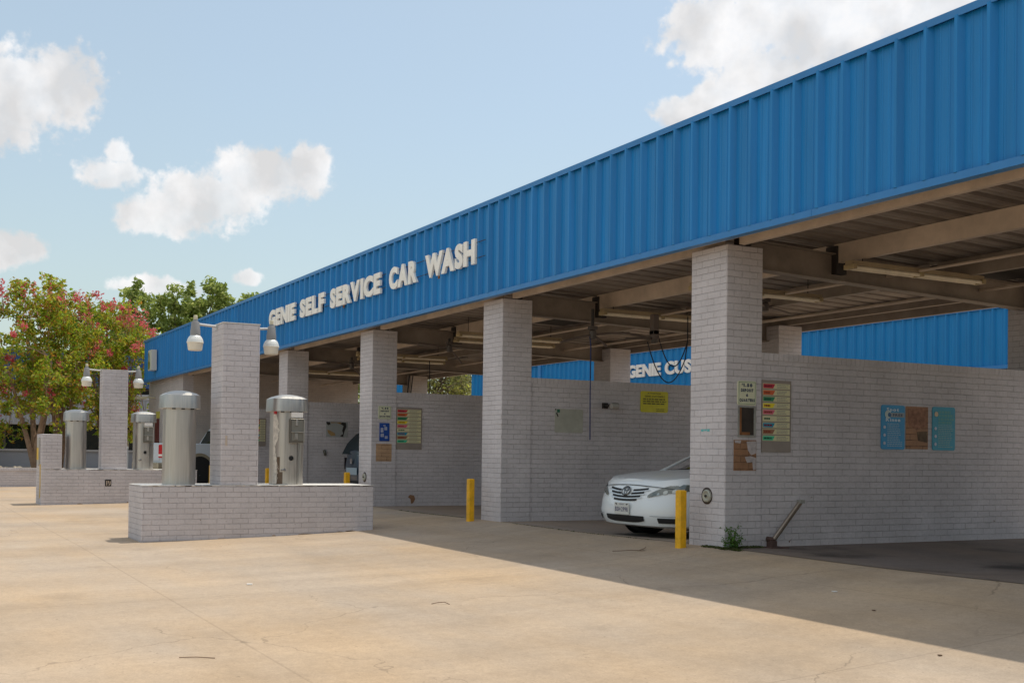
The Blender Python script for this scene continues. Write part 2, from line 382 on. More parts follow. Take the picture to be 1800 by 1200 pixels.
_gl = {}
def glyph(ch, off=.03, depth=0.0):
    # outline of one character as (verts, faces, width), cap height 1
    key = (ch, off, depth)
    if key in _gl: return _gl[key]
    cu = bpy.data.curves.new('g', 'FONT'); cu.body = ch; cu.size = 1; cu.offset = off; cu.extrude = depth; cu.resolution_u = 4
    ob = bpy.data.objects.new('g', cu); COL.objects.link(ob)
    dg = bpy.context.evaluated_depsgraph_get(); me = bpy.data.meshes.new_from_object(ob.evaluated_get(dg))
    vs = [v.co.copy() for v in me.vertices]; fs = [tuple(p.vertices) for p in me.polygons]
    bpy.data.objects.remove(ob); bpy.data.curves.remove(cu); bpy.data.meshes.remove(me)
    H = .729+2*off
    if vs:
        x0 = min(v.x for v in vs); x1 = max(v.x for v in vs)
        vs = [((v.x-x0)/H, (v.y+off)/H, v.z) for v in vs]; w = (x1-x0)/H
    else: w = .35
    _gl[key] = (vs, fs, w); return _gl[key]
KERN = {'RV': .10, 'VI': -.02, 'WA': .16, 'CA': .02, 'AR': -.02, 'LF': -.02}
def word_layout(txt, off=.03, gap=.14, depth=0):
    out = []; x = 0; pv = ''
    for ch in txt:
        x -= KERN.get(pv+ch, 0); pv = ch
        if ch == ' ': x += .45; continue
        vs, fs, w = glyph(ch, off, depth); out.append((ch, x, vs, fs, w)); x += w+gap
    return out, x-gap
def text_mb(mb, txt, O, ux, uz, width, height, off=.03, gap=.16, lift=None):
    # flat lettering: origin O (lower left), ux / uz unit vectors, total width & cap height
    O = Vector(O); ux = Vector(ux); uz = Vector(uz)
    lay, W = word_layout(txt, off, gap)
    if not lay: return
    s = width/W
    for ch, x, vs, fs, w in lay:
        mb.add([O+ux*((x+v[0])*s)+uz*(v[1]*height) for v in vs], fs)
def smst(a, b, x):
    t = max(0, min(1, (x-a)/(b-a))); return t*t*(3-2*t)

S = 4.88
def gz(X, Y):
    # lie of the land: flat under the building, falling to the street
    if X < -5.5: A = .27+.0055*(X+5.5)
    else: A = .27+.0165*min(X+5.5, 16)
    z = -A*(1-math.exp(Y/2.9)) if Y < 0 else 0
    if -30 < X < 12 and -.6 < Y < 6:
        u = ((X+.3) % S)/S      # bays dip a little to their drain
        z -= .055*(math.sin(math.pi*u)**2)*smst(-.4, .9, Y)*(1-smst(4.6, 5.8, Y))
    return z

# ------------------------------------------------------------------ ground
def grid_sheet(name, xs, ys, m, dz=0, zf=gz):
    mb = MB(); vs = [(x, y, zf(x, y)+dz) for y in ys for x in xs]; n = len(xs)
    fs = [(j*n+i, j*n+i+1, (j+1)*n+i+1, (j+1)*n+i) for j in range(len(ys)-1) for i in range(n-1)]
    mb.add(vs, fs, True); return mb.build(name, m, recalc=False)
def seq(*segs):
    out = []
    for a, b, n in segs: out += [a+(b-a)*i/n for i in range(n)]
    out.append(segs[-1][1]); return out
g = grid_sheet('ground', seq((-900, -60, 4), (-60, -30, 8), (-30, 12, 168), (12, 60, 8), (60, 600, 4)),
               seq((-500, -30, 4), (-30, -8, 10), (-8, 6, 70), (6, 30, 6), (30, 900, 4)), CONC)
tag(g, 'pale tan concrete forecourt with thin cracks and stains', kind='structure')
for k in range(-1, 6):
    x1 = -S*k-.594-.02; x0 = -S*(k+1)+.02
    if k == 5: break
    f = grid_sheet('bay_floor', seq((x0, x1, 16)), seq((.02, 5.3, 24)), CONCO if k < 0 else CONCD, .004)
    tag(f, 'darker damp stained concrete floor of a wash bay', kind='structure')
    # drain trench grate mark kept as part of the floor

# ------------------------------------------------------------------ car wash building
XR = 14.64+.4; XL = -29.2
H = 3.10; PW = .594; PD = .469
FB, FT, FY = 3.125, 4.435, -.2
bld = thing('car_wash_building', (0, 0, 0), 'long open-bay car wash with blue ribbed metal fascia on grey painted brick pillars', 'car wash')
def pillar(x, y0, y1, z1, m=BR):
    n = 1
    mb = MB(); mb.box(x-PW, x, y0, y1, gz(x-.3, y0)-.3, z1); return mb.build('pillar', m, bld, bevel=.006)
for k in range(-3, 5):
    pillar(-S*k, 0, PD, H)
    pillar(-S*k, 4.97, 5.45, 3.05, BRFAR if k > 2 else BR)
# bay dividing walls with a rowlock cap course
WH = 2.015
for k in range(-3, 5):
    x = -S*k-.02; mb = MB(); mb.box(x-.30, x, PD+.0, 4.97, -.3, WH-.075); w = mb.build('bay_wall', BR, bld)
    mb = MB(); mb.box(x-.312, x+.012, PD, 4.97, WH-.075, WH); mb.build('wall_cap', BRC, w)
# equipment room at the far end: full height brick
mb = MB(); mb.box(XL, -24.4, 0, .3, -.3, FB+.25); mb.build('front_wall', BR, bld)
mb = MB(); mb.box(-24.7, -24.4, .3, 5.32, -.3, FB+.2); mb.build('side_wall', BRFAR, bld)
mb = MB(); mb.box(XL, -24.7, 4.7, 5.0, -.3, FB+.2); mb.box(XL, XL+.3, .3, 4.7, -.3, FB+.2); mb.build('rear_wall', BR, bld)
# ribbed fascia
def ribbed(x0, x1, y, z0, z1, m, parent, name, sgn=-1, sp=.3058, x_off=.03, depth=.055, thick=.06):
    pts = []; k = math.floor((x0-x_off)/sp)-1
    def put(x, d):
        if x0 <= x <= x1: pts.append((x, d))
    pts.append((x0, 0))
    while x_off+k*sp < x1+sp:
        c = x_off+k*sp
        for dx, d in ((-.044, 0), (-.018, depth), (.010, depth), (.044, 0), (.093, 0), (.102, .006), (.113, .006), (.122, 0), (.184, 0), (.193, .006), (.204, .006), (.213, 0)): put(c+dx, d)
        k += 1
    pts.append((x1, 0))
    n = len(pts); vs = [(x, y+sgn*d, z0) for x, d in pts]+[(x, y+sgn*d, z1) for x, d in pts]+[(x0, y-sgn*thick, z0), (x1, y-sgn*thick, z0), (x0, y-sgn*thick, z1), (x1, y-sgn*thick, z1)]
    fs = [(i, i+1, n+i+1, n+i) for i in range(n-1)]
    fs += [(2*n, 2*n+1, 2*n+3, 2*n+2)]
    mb = MB(); mb.add(vs, fs); return mb.build(name, m, parent)
FXL = -28.95
ribbed(FXL, XR, FY, FB+.03, FT-.05, BLUE, bld, 'fascia_panel')
# wrap round corner to the left end
mb = MB()
for i in range(18):
    y = .12+i*.3058
    mb.box(FXL-.02, FXL+.03, y-.3058+.036, y-.036, FB+.03, FT-.05)
    mb.prism([(FXL-.02, y-.036), (FXL-.055, y-.014), (FXL-.055, y+.014), (FXL-.02, y+.036)], 'z', FB+.03, FT-.05)
mb.build('fascia_end_panel', BLUE, bld)
mb = MB(); xs = FXL-.06
while xs < XR:
    x2 = min(xs+6.1, XR); mb.prism([(FY-.048, FB+.028), (FY-.048, FB-.032), (FY+.05, FB-.032), (FY+.05, FB-.026), (FY-.040, FB-.026), (FY-.040, FB+.028)], 'x', xs, x2-.004)
    mb.box(xs, x2-.004, FY-.047, FY-.036, FB+.026, FB+.03); xs = x2
mb.build('bottom_trim', BLUEL, bld)
mb = MB(); mb.prism([(FY-.050, FT-.062), (FY-.050, FT), (FY+.10, FT+.012), (FY+.10, FT-.02), (FY-.040, FT-.02), (FY-.040, FT-.062)], 'x', FXL-.06, XR); mb.build('top_trim', BLUEL, bld)
mb = MB(); mb.box(FXL, XR, FY+.062, FY+.10, FB-.02, FT-.025); mb.build('fascia_frame', TAN, bld)
# roof deck: corrugated, falling to the rear
def zdeck(y): return 3.36-.032*y
mb = MB(); pts = []
k0 = int(-29/.3058)
for k in range(k0, 50):
    c = .03+k*.3058
    if c-.05 < XL or c+.26 > XR: continue
    for dx, d in ((-.055, 0), (-.035, .062), (.035, .062), (.055, 0), (.11, 0), (.12, .008), (.135, .008), (.145, 0), (.20, 0), (.21, .008), (.225, .008), (.235, 0)): pts.append((c+dx, d))
n = len(pts)
for y in (-.09, 5.75):
    mb.v += [(x, y, zdeck(y)+d) for x, d in pts]
mb.f += [(i, i+1, n+i+1, n+i) for i in range(n-1)]; mb.smooth += [False]*(n-1)
mb.build('roof_deck', DECK, bld)
mb = MB(); mb.add([(XL, -.09, zdeck(0)+.12), (XR, -.09, zdeck(0)+.12), (XR, 5.75, zdeck(5.75)+.12), (XL, 5.75, zdeck(5.75)+.12), (XL, -.09, zdeck(0)+.15), (XR, -.09, zdeck(0)+.15), (XR, 5.75, zdeck(5.75)+.15), (XL, 5.75, zdeck(5.75)+.15)],
   [(0, 3, 2, 1), (4, 5, 6, 7), (0, 1, 5, 4), (1, 2, 6, 5), (2, 3, 7, 6), (3, 0, 4, 7)]); mb.build('roof', mat('roof_top', (.5, .5, .5), .6), bld)
def cbeam(mb, x0, x1, y, z0, z1, fl=.07, t=.006, face=-1):
    # C channel along X, web at y, flanges going back
    mb.box(x0, x1, y, y+t, z0, z1); mb.box(x0, x1, y+t, y+fl, z0, z0+t); mb.box(x0, x1, y+t, y+fl, z1-t, z1)
    mb.box(x0, x1, y+fl-t, y+fl, z0+t, z0+.02)
for k in range(-3, 6):
    x0, x1 = -S*k-S+.03 if k < 5 else -27, -S*k-.20
    mb = MB(); mb.box(-S*k-.19, -S*k+.015, .24, .30, 3.105, 3.32); mb.build('gap_shade_block', DARK, bld)  # dark block added so the gap between beams reads as shade
    mb = MB(); cbeam(mb, x0, x1, .13, 3.102, 3.34)
    ft = mb.build('front_beam', TAN, bld)
    if -1 <= k < 4:
        for xx, zz in ((x0+.14, 3.19), (x0+.19, 3.21), (x0+.215, 3.20), (x0+.27, 3.22)):
            mb = MB(); mb.lathe([(.017, 0), (.017, .004)], (xx, .126, zz), 8, 'y'); mb.build('bolt_hole', DARK, ft)
    if k < 5:
        for (y, zb) in ((1.72, 3.09), (3.35, 3.04)):
            mb = MB(); cbeam(mb, -S*k-S-.28, -S*k-.40, y, zb, zdeck(y)-.004); mb.build('purlin', TANSHADE if y > 2 else TAN, bld)
mb = MB(); cbeam(mb, -24.4, XR, 5.15, 3.052, zdeck(5.15)-.004); cbeam(mb, -24.4, XR, 5.62, 3.0, zdeck(5.62)-.004); mb.build('rear_beam', TANSHADE, bld)
for k in range(-3, 5):
    x = -S*k-.30; mb = MB()
    z0a, z0b = 2.93, 2.80
    ya, yb = PD, 4.97
    for (a, b, u0, u1) in ((-.004, .004, .009, .30), (-.075, .075, 0, .009), (-.075, .075, .291, .30)):
        vs = []
        for y, z in ((ya, z0a), (yb, z0b)):
            vs += [(x+a, y, z+u0), (x+b, y, z+u0), (x+b, y, z+u1), (x+a, y, z+u1)]
        mb.add(vs, [(0, 1, 2, 3), (7, 6, 5, 4), (0, 4, 5, 1), (1, 5, 6, 2), (2, 6, 7, 3), (3, 7, 4, 0)])
    mb.build('cross_beam', TANSHADE, bld)
    mb = MB(); mb.cbox(x-.09, x+.09, 1.70, 1.85, 2.97, 3.28, .006); mb.build('clip_angle', DARK, bld)
# black sheets painted in place of the dark, shaded voids in the deck
for (x0, x1, y0, y1) in ((-1.3, 1.3, 3.46, 4.9), (-3.2, -2.2, 3.46, 4.0), (-8.6, -6.9, 2.0, 3.2), (-12.9, -11.2, 2.2, 3.3), (-16.7, -14.95, 3.5, 4.5)):
    mb = MB(); mb.add([(x, y, zdeck(y)-d) for d in (.004, .012) for x, y in ((x0, y0), (x1, y0+.1), (x1-.15, y1), (x0+.1, y1-.08))], [(0, 1, 2, 3), (7, 6, 5, 4), (0, 4, 5, 1), (1, 5, 6, 2), (2, 6, 7, 3), (3, 7, 4, 0)])
    mb.build('void_shade_panel', mat('void_black', (.02, .016, .013), .9, noise=.5, nscale=2), bld)
# conduit along the rear
mb = MB(); mb.tube([(-24.3, 2.55, 3.02), (XR, 2.55, 3.02)], .016, 6); mb.tube([(-24.3, 4.1, 2.98), (XR, 4.1, 2.98)], .022, 6); mb.build('pipe', TAN, bld)

# bare brick / stain patches where sign boards were torn off (part of the wall)
mb = MB(); mb.box(.0, .0035, .105, .40, .79, 1.105); mb.build('bare_patch', BRRAW, bld)
mb = MB(); mb.box(-.02, -.0155, 2.57, 2.92, 1.045, 1.525); mb.build('bare_patch', BRRAW, bld)
mb = MB(); mb.box(-9.76, -9.7565, .09, .385, .79, 1.10); mb.build('bare_patch', brick_mat('bare_brick_b', (.42, .27, .16), chips=0, grime=1.2, joint=.8), bld)
mb = MB(); mb.prism([(.72, .16), (.76, .20), (.84, .185), (.86, .12), (.82, .05), (.78, .04), (.77, .12)], 'x', -9.78, -9.776); mb.build('bare_patch', BRRAW, bld)
rnd = random.Random(77)
for (pts) in ([(.27, 1.09), (.395, 1.095), (.395, .97), (.33, .95), (.29, 1.0)], [(.25, .93), (.33, .94), (.395, .92), (.395, .80), (.36, .795), (.35, .88), (.28, .87)], [(.115, 1.10), (.20, 1.10), (.19, 1.07), (.12, 1.075)]):
    mb = MB(); mb.prism(pts, 'x', .0035, .005); mb.build('paint_remnant', mat('remnant', (.42, .38, .38), .8, noise=.3, nscale=14), bld)
for (pts, m_) in (([(2.60, 1.50), (2.88, 1.51), (2.90, 1.30), (2.74, 1.26), (2.60, 1.32)], (.30, .15, .09)), ([(2.74, 1.24), (2.91, 1.25), (2.91, 1.12), (2.76, 1.14)], (.14, .09, .05))):
    mb = MB(); mb.prism(pts, 'x', -.0155, -.0145); mb.build('glue_stain', mat('glue%d' % int(m_[0]*100), m_, .8, noise=.45, nscale=18), bld)
# turquoise paint scribble
mb = MB()
for i in range(3): mb.box(-.40+i*.05, -.36+i*.05, -.0025, 0, 1.19+.006*(i % 2), 1.215)
mb.build('paint_mark', mat('turquoise', (.12, .42, .42), .6, noise=.3), bld)

# lettering on the fascia: every letter a raised box
def letters(words, y, z, h, m, parent, depth=.038, off=.056):
    for txt, x0, x1 in words:
        lay, W = word_layout(txt, off, .055); s = (x1-x0)/W
        for ch, x, _, _, w in lay:
            vs, fs, w = glyph(ch, off, .5)
            mb = MB(); rz = dz = 0
            mb.add([(x0+(x+v[0])*s, y-depth*(v[2]+.5), z+v[1]*h+dz+rz*v[0]) for v in vs], fs)
            mb.build('letter', m, parent, recalc=True)
sg = thing('sign_lettering', (-15.1, FY, 3.60), 'raised cream letters spelling GENIE SELF SERVICE CAR WASH across the blue fascia', 'sign lettering')
letters([('GENIE', -15.10, -13.32), ('SELF', -13.00, -11.56), ('SERVICE', -11.22, -8.74), ('CAR', -8.36, -7.24), ('WASH', -6.92, -5.22)], FY-.045, 3.60, .375, LETTER, sg)
mb = MB()
for x0, x1 in ((-14.9, -13.3), (-12.9, -11.6), (-11.1, -8.8), (-8.3, -7.2), (-7.0, -5.2)):
    mb.tube([(x0, FY-.05, 3.90), (x1+.25, FY-.05, 3.90)], .006, 5)
    mb.tube([(x0, FY-.05, 3.68), (x1+.25, FY-.05, 3.68)], .006, 5)
mb.build('wire', DARK, sg)
for x, w in ((-6.52, .05), (-10.62, .06)):
    mb = MB(); mb.box(x, x+w, FY-.048, FY-.035, 3.555, 3.60); mb.build('rust_streak', RUST, sg)

# ------------------------------------------------------------------ second building behind
b2 = thing('custom_wash_building', (-14, 13, 0), 'second parallel car wash building behind the bays, under its own blue ribbed fascia', 'car wash')
ribbed(-32.05, -26.5, 13.0, 2.93, 4.20, BLUEFAR, b2, 'fascia_panel', sp=.3058)
ribbed(-26.3, -2, 12.96, 2.93, 4.17, BLUEFAR, b2, 'fascia_panel', sp=.3058)
mb = MB(); mb.box(-26.5, -26.3, 12.86, 13.05, 2.93, 4.19); mb.build('corner_trim', BLUEL, b2)
mb = MB(); mb.prism([(12.90, 4.13), (12.90, 4.20), (13.1, 4.215), (13.1, 4.13)], 'x', -32.1, -2); mb.prism([(12.90, 2.86), (12.90, 2.93), (13.1, 2.93), (13.1, 2.86)], 'x', -32.1, -2); mb.build('trim', BLUEL, b2)
mb = MB(); mb.box(-32.05, -2, 13.1, 19, 3.3, 3.4); mb.box(-32.05, -32.0, 13.06, 19, 2.93, 4.15); mb.build('roof', DECK, b2)
for i in range(7): 
    x = -31-.6+i*4.9; mb = MB(); mb.box(x, x+.6, 13.25, 13.75, -.2, 2.95); mb.build('pillar', BR, b2)
mb = MB(); mb.box(-32, -2, 18.4, 18.7, -.2, 3.3); mb.build('rear_wall', BR, b2)
s2 = thing('sign_lettering', (-20.8, 12.9, 3.4), 'white raised letters GENIE CUS on the far blue fascia, partly behind the big pillar', 'sign lettering')
letters([('GENIE', -20.88, -19.13), ('CUS', -18.91, -17.62)], 12.96-.045, 3.385, .41, LETTERW, s2, off=.045)

# ------------------------------------------------------------------ brick islands, light posts, vacuums
def chip_top(mb, x0, x1, y0, y1, z, seed, n=46):
    rnd = random.Random(seed)
    for i in range(n):
        y = rnd.uniform(y0, y1-.1); w = rnd.uniform(.02, .13); h = rnd.uniform(.003, .012)
        mb.box(x1-.001, x1+.0025, y, y+w, z-h, z+.0015)
def island(loc, dx, L, top, label, tall=False, seed=1):
    x1 = loc[0]; x0 = x1-dx; y0 = loc[1]; y1 = y0+L
    t = thing('brick_island', (x1-dx/2, y0, gz(x1, y0)), label, 'brick island')
    mb = MB(); mb.box(x0, x1, y0, y1, -.6, top-.004); mb.build('base', BR, t, bevel=.008)
    if tall:
        mb = MB(); mb.box(x0+.002, x1-.002, y0+.002, y0+.375, top, 1.232); mb.build('end_pier', BR, t, bevel=.008)
    mb = MB(); mb.box(x0-.001, x1+.001, y0-.001, y1+.001, top-.004, top+.003); c = mb.build('top_paint', mat('top_paint', (.72, .70, .66), .7, noise=.15, nscale=12), t)
    mb = MB(); chip_top(mb, x0, x1, y0, y1, top, seed)
    if seed == 1: chip_top(mb, x0, x1, y0+2.0, y1, top, 5, 40)
    mb.build('worn_edge', mat('worn_edge', (.62, .55, .47), .8), c)
    rnd = random.Random(seed+3)
    for i in range(12):
        y = rnd.uniform(y0+.6, y1-.25) if i % 3 else rnd.uniform(y1-1.2, y1-.2); zz = gz(x1, y)
        w = rnd.uniform(.05, .22); h = rnd.uniform(.008, .022)
        mb = MB(); mb.prism([(y, zz-.01), (y+w, zz-.01), (y+w*.9, zz+h*.5), (y+w*.55, zz+h), (y+w*.2, zz+h*.7)], 'x', x1-.002, x1+.0028); mb.build('bare_edge', mat('bare_edge', (.42, .31, .24), .8, noise=.3), t)
    return t
i1 = island((-5.5, -4.705), .87, 3.07, .487, 'long low painted brick island in front carrying two steel vacuums and a light post', seed=1)
i2 = island((-15.3, -4.765), .87, 3.05, .535, 'far low brick island with a taller pier at its street end', True, seed=2)
# small square vent in the far island, and yellow notice on its pier
mb = MB(); mb.box(-15.302, -15.290, -3.56, -3.44, .20, .335); v = mb.build('vent', DARK, i2)
mb = MB()
for (a, b, c, d) in ((-3.535, -3.52, .22, .31), (-3.505, -3.49, .26, .31), (-3.49, -3.47, .22, .24), (-3.47, -3.455, .23, .30)): mb.box(-15.300, -15.287, a, b, c, d)
mb.build('vent_bar', TAN, v)
t = thing('notice_plate', (-15.75, -4.78, .7), 'narrow faded yellow notice plate on the street end of the far brick island', 'notice plate')
mb = MB(); mb.box(-15.9, -15.6, -4.790, -4.768, .62, 1.16); mb.build('plate', mat('plate_grey', (.45, .44, .40), .5, noise=.15), t)
mb = MB(); mb.box(-15.88, -15.62, -4.795, -4.790, .72, .96); mb.build('sticker', mat('sticker_yellow', (.75, .50, .06), .5, noise=.1), t)
mb = MB(); mb.prism([(-15.42, .64), (-15.40, .2), (-15.44, -.02), (-15.60, -.06), (-15.56, .3), (-15.62, .62)], 'y', -4.770, -4.764); mb.build('peeled_paint', mat('ochre', (.55, .38, .14), .8, noise=.3), t)

def lamp(parent, x, y, z, s, py):
    # dusk-to-dawn area light: arm, grey ballast housing, ribbed bowl
    mb = MB(); mb.tube([(x, py, z+.13), (x, y-s*.05, z+.145)], .017, 8); mb.box(x-.035, x+.035, *sorted((py, py+s*.012)), z+.095, z+.165); a = mb.build('lamp_arm', mat('galvanised', (.55, .55, .54), .45, .6), parent)
    mb = MB(); mb.lathe([(.064, -.01), (.064, .06), (.060, .075), (.052, .165), (.048, .175), (.030, .18), (.028, .205)], (x, y, z+.0), 18); h = mb.build('lamp_housing', mat('housing_grey', (.26, .26, .26), .5), a)
    mb = MB(); mb.lathe([(.026, .205), (.026, .25), (.020, .26)], (x, y, z), 12); mb.build('photocell', mat('photocell', (.55, .50, .36), .5), h)
    mb = MB(); prof = [(.058, 0), (.080, -.022), (.096, -.055), (.104, -.088), (.104, -.094)]
    n = 60; vs = []; fs = []
    for (r, hh) in prof:
        for k in range(n): rr = r*(1+(.02 if k % 2 else 0)); an = 2*math.pi*k/n; vs.append((x+rr*math.cos(an), y+rr*math.sin(an), z+hh))
    for i in range(len(prof)-1):
        for k in range(n): fs.append((i*n+k, i*n+(k+1) % n, (i+1)*n+(k+1) % n, (i+1)*n+k))
    mb.add(vs, fs); mb.build('lamp_reflector', mat('lamp_prism', (.72, .74, .72), .25, spec=.6), h)
    mb = MB(); mb.lathe([(.106, -.090), (.108, -.098), (.102, -.100), (.089, -.188), (.081, -.197), (.05, -.198), (0.002, -.199)], (x, y, z), 28); mb.build('lamp_shade', mat('lamp_glass', (.76, .71, .60), .3, noise=.06, spec=.6), h, sharp=22)
def light_post(x1, y0, dx, dy, zb, zt, label, lz):
    t = thing('brick_light_post', (x1-dx/2, y0+dy/2, zb), label, 'light post')
    mb = MB(); mb.box(x1-dx, x1, y0, y0+dy, zb, zt); p = mb.build('pier', BR, t, bevel=.008)
    mb = MB(); mb.box(x1-dx-.004, x1+.004, y0-.004, y0+dy+.004, zt-.001, zt+.012); mb.build('cap', mat('top_paint', (.72, .70, .66)), t)
    xc = x1-dx/2
    lamp(t, xc, y0-.285, lz, 1 if False else -1, y0)
    lamp(t, xc, y0+dy+.235, lz+.0, 1, y0+dy)
    return t
lp1 = light_post(-5.53, -3.722, .575, .487, .490, 2.575, 'near square brick light post with two downward bowl lamps, on the front island', 2.42)
lp2 = light_post(-15.38, -3.625, .36, .50, .538, 2.56, 'far square brick light post with two downward bowl lamps, on the far island', 2.42)
mb = MB(); mb.cbox(-5.53, -5.522, -3.67, -3.645, 1.0, 1.13, .003); mb.build('cover_plate', TAN, lp1)

def rsq(cx, cy, hw, r, z, n=6):
    out = []
    for q, (sx, sy) in enumerate(((1, 1), (-1, 1), (-1, -1), (1, -1))):
        for i in range(n+1):
            a = math.pi/2*(q+i/n); out.append((cx+sx*(hw-r)+r*math.cos(a), cy+sy*(hw-r)+r*math.sin(a), z))
    return out
def vacuum(x, y, zb, label, hw, boxed):
    t = thing('vacuum_station', (x, y, zb), label, 'vacuum', 'steel car vacuums on the brick islands')
    z1 = zb+1.0
    mb = MB(); mb.loft([rsq(x, y, hw, hw*.62, zb), rsq(x, y, hw, hw*.62, zb+.02), rsq(x, y, hw, hw*.62, z1)]); b = mb.build('body', STEEL, t, sharp=50)
    ch = hw+.033
    mb = MB(); rings = [rsq(x, y, ch+.007, ch*.42, z1-.02), rsq(x, y, ch, ch*.42, z1+.145), rsq(x, y, ch*.995, ch*.42, z1+.150), rsq(x, y, ch*.80, ch*.40, z1+.178), rsq(x, y, ch*.52, ch*.34, z1+.199), rsq(x, y, ch*.25, ch*.2, z1+.210), rsq(x, y, .01, .005, z1+.212)]
    mb.loft(rings); c = mb.build('cap', STEEL, t, sharp=28)
    mb = MB()
    for i in range(3):
        a = -.2+i*.2; mb.box(x+hw*.8, x+hw+.02, y+a*hw*3-.02, y+a*hw*3+.02, z1-.034, z1-.02)
    mb.build('bracket', DARK, c)
    if boxed:
        # coin box and door on the bay side quarter
        ya, yb = y+hw-.235, y+hw-.045; xf_ = x+hw+.05
        mb = MB(); mb.box(x+.06, xf_, ya, yb, zb+.56, z1-.115); k = mb.build('coin_box', STEELB, t, bevel=.006)
        mb = MB(); mb.box(xf_, xf_+.005, ya+.02, yb-.015, zb+.59, z1-.14); kd = mb.build('door', mat('box_face', (.22, .215, .19), .55, .4), k)
        mb = MB(); mb.box(xf_+.005, xf_+.03, ya+.01, yb+.012, zb+.70, zb+.712); mb.build('lock_bar', STEEL, k)
        for (a_, b_, c_, d_) in ((ya+.07, ya+.10, z1-.21, z1-.12), (ya+.06, ya+.10, zb+.61, zb+.69), (yb-.012, yb+.004, zb+.57, z1-.12)):
            mb = MB(); mb.box(xf_+.005, xf_+.022, a_, b_, c_, d_); mb.build('lock', STEEL, k)
        mb = MB(); mb.box(x+hw-.01, x+hw+.035, ya+.02, yb-.01, z1-.10, z1-.03); mb.build('label_plate', LETTERW, k)
        mb = MB(); mb.lathe([(.034, .0), (.034, .012), (.022, .012), (.022, .002)], (x+hw-.012, y+.005, zb+.355), 16, 'x'); mb.build('hose_collar', STEELB, b)
        mb = MB(); mb.lathe([(.023, .0), (.023, .006)], (x+hw-.002, y+.005, zb+.355), 16, 'x'); mb.build('hose_port', BLACK, b)
        mb = MB(); mb.box(x+hw-.03, x+hw+.0018, y+.085, y+.09, zb+.01, zb+.56); mb.build('seam', DARK, b)
        mb = MB(); mb.box(x+hw-.04, x+hw+.02, y-hw+.07, y-hw+.13, zb+.185, zb+.205); mb.lathe([(.018, 0), (.018, .04)], (x+hw-.01, y-hw+.11, zb+.20), 10, 'x'); mb.build('latch', CHROME, b)
    return t
v1 = vacuum(-5.93, -4.165, .489, 'near steel vacuum with plain smooth body, at the street end of the front island', .195, False)
v2 = vacuum(-5.93, -2.735, .489, 'near steel vacuum with coin box and peeling white paint strip, right of the near post', .205, True)
v3 = vacuum(-15.72, -4.075, .537, 'far steel vacuum with plain smooth body, between brick pier and far light post', .195, False)
v4 = vacuum(-15.70, -2.745, .537, 'far steel vacuum with coin box, beyond the far light post', .195, True)
# peeling paint strip following the rounded corner of the near boxed vacuum
rnd = random.Random(3); mb = MB(); x, y, hw = -5.93, -2.735, .207; zs = [.50+i*.02 for i in range(48)]
ringp = []
r = hw*.62
def cornerpt(a, o=.0): return (x+(hw-r)+(r+o)*math.cos(a), y-(hw-r)+(r+o)*math.sin(a))
L_ = []; wv = 0
for i, z in enumerate(zs):
    wv = .5*wv+rnd.uniform(-.10, .10); a0 = R_(-93); a1 = R_(-52)+wv+(.35*math.sin(i*.21))*.5
    p0 = cornerpt(a0, .001); p1 = cornerpt((a0+a1)/2, .001); p2 = cornerpt(a1, .001); L_.append([(p0[0], p0[1], z), (p1[0], p1[1], z), (p2[0], p2[1], z)])
vs = [p for r_ in L_ for p in r_]; fs = []
for i in range(len(L_)-1):
    for j in range(2): fs.append((i*3+j, i*3+j+1, (i+1)*3+j+1, (i+1)*3+j))
mb.add(vs, fs, True); body2 = [c for c in children(v2) if c.name.startswith('body')][0]
mb.build('peeling_paint', mat('peel_white', (.72, .68, .60), .7, noise=.25, nscale=14), body2)
mb = MB(); p = [cornerpt(R_(a), .0015) for a in (-86, -70, -55)]
mb.add([(q[0], q[1], z) for z in (1.43, 1.47) for q in p], [(0, 1, 4, 3), (1, 2, 5, 4)]); mb.build('red_mark', mat('red_paint', (.6, .02, .03), .5), body2)
mb = MB(); p = [cornerpt(R_(a), .0012) for a in (-50, -32, -14)]
mb.add([(q[0], q[1], z) for z in (.50, .66, .86) for q in p], [(0, 1, 4, 3), (1, 2, 5, 4), (3, 4, 7, 6)]); mb.build('grime_patch', mat('grime', (.13, .09, .06), .8, noise=.4, nscale=14), body2)

# ------------------------------------------------------------------ bollards
def bollard(x, y, h, label):
    z = gz(x, y); t = thing('bollard', (x, y, z), label, 'bollard', 'yellow bollards before the pillars')
    mb = MB(); c = .046; mb.cbox(x-c, x+c, y-c, y+c, z-.1, z+h, .012); mb.build('post', YEL, t)
    return t
b0 = bollard(-.47, -.20, .60, 'nearest yellow square bollard, before the big pillar beside the white car')
for (x, lab, dy, dh) in ((-5.415, 'yellow square bollard standing clear in the open, left of the second pillar', 0, 0), (-10.41, 'yellow bollard top showing above the right part of the front island', 0, 0),
                (-15.29, 'yellow bollard top between the near light post and the boxed vacuum', 0, 0), (-20.2, 'thin yellow sliver of a bollard just left of the near light post', 0, 0)):
    c = copy_tree(b0, (x, -.20, gz(x, -.2)), lab)

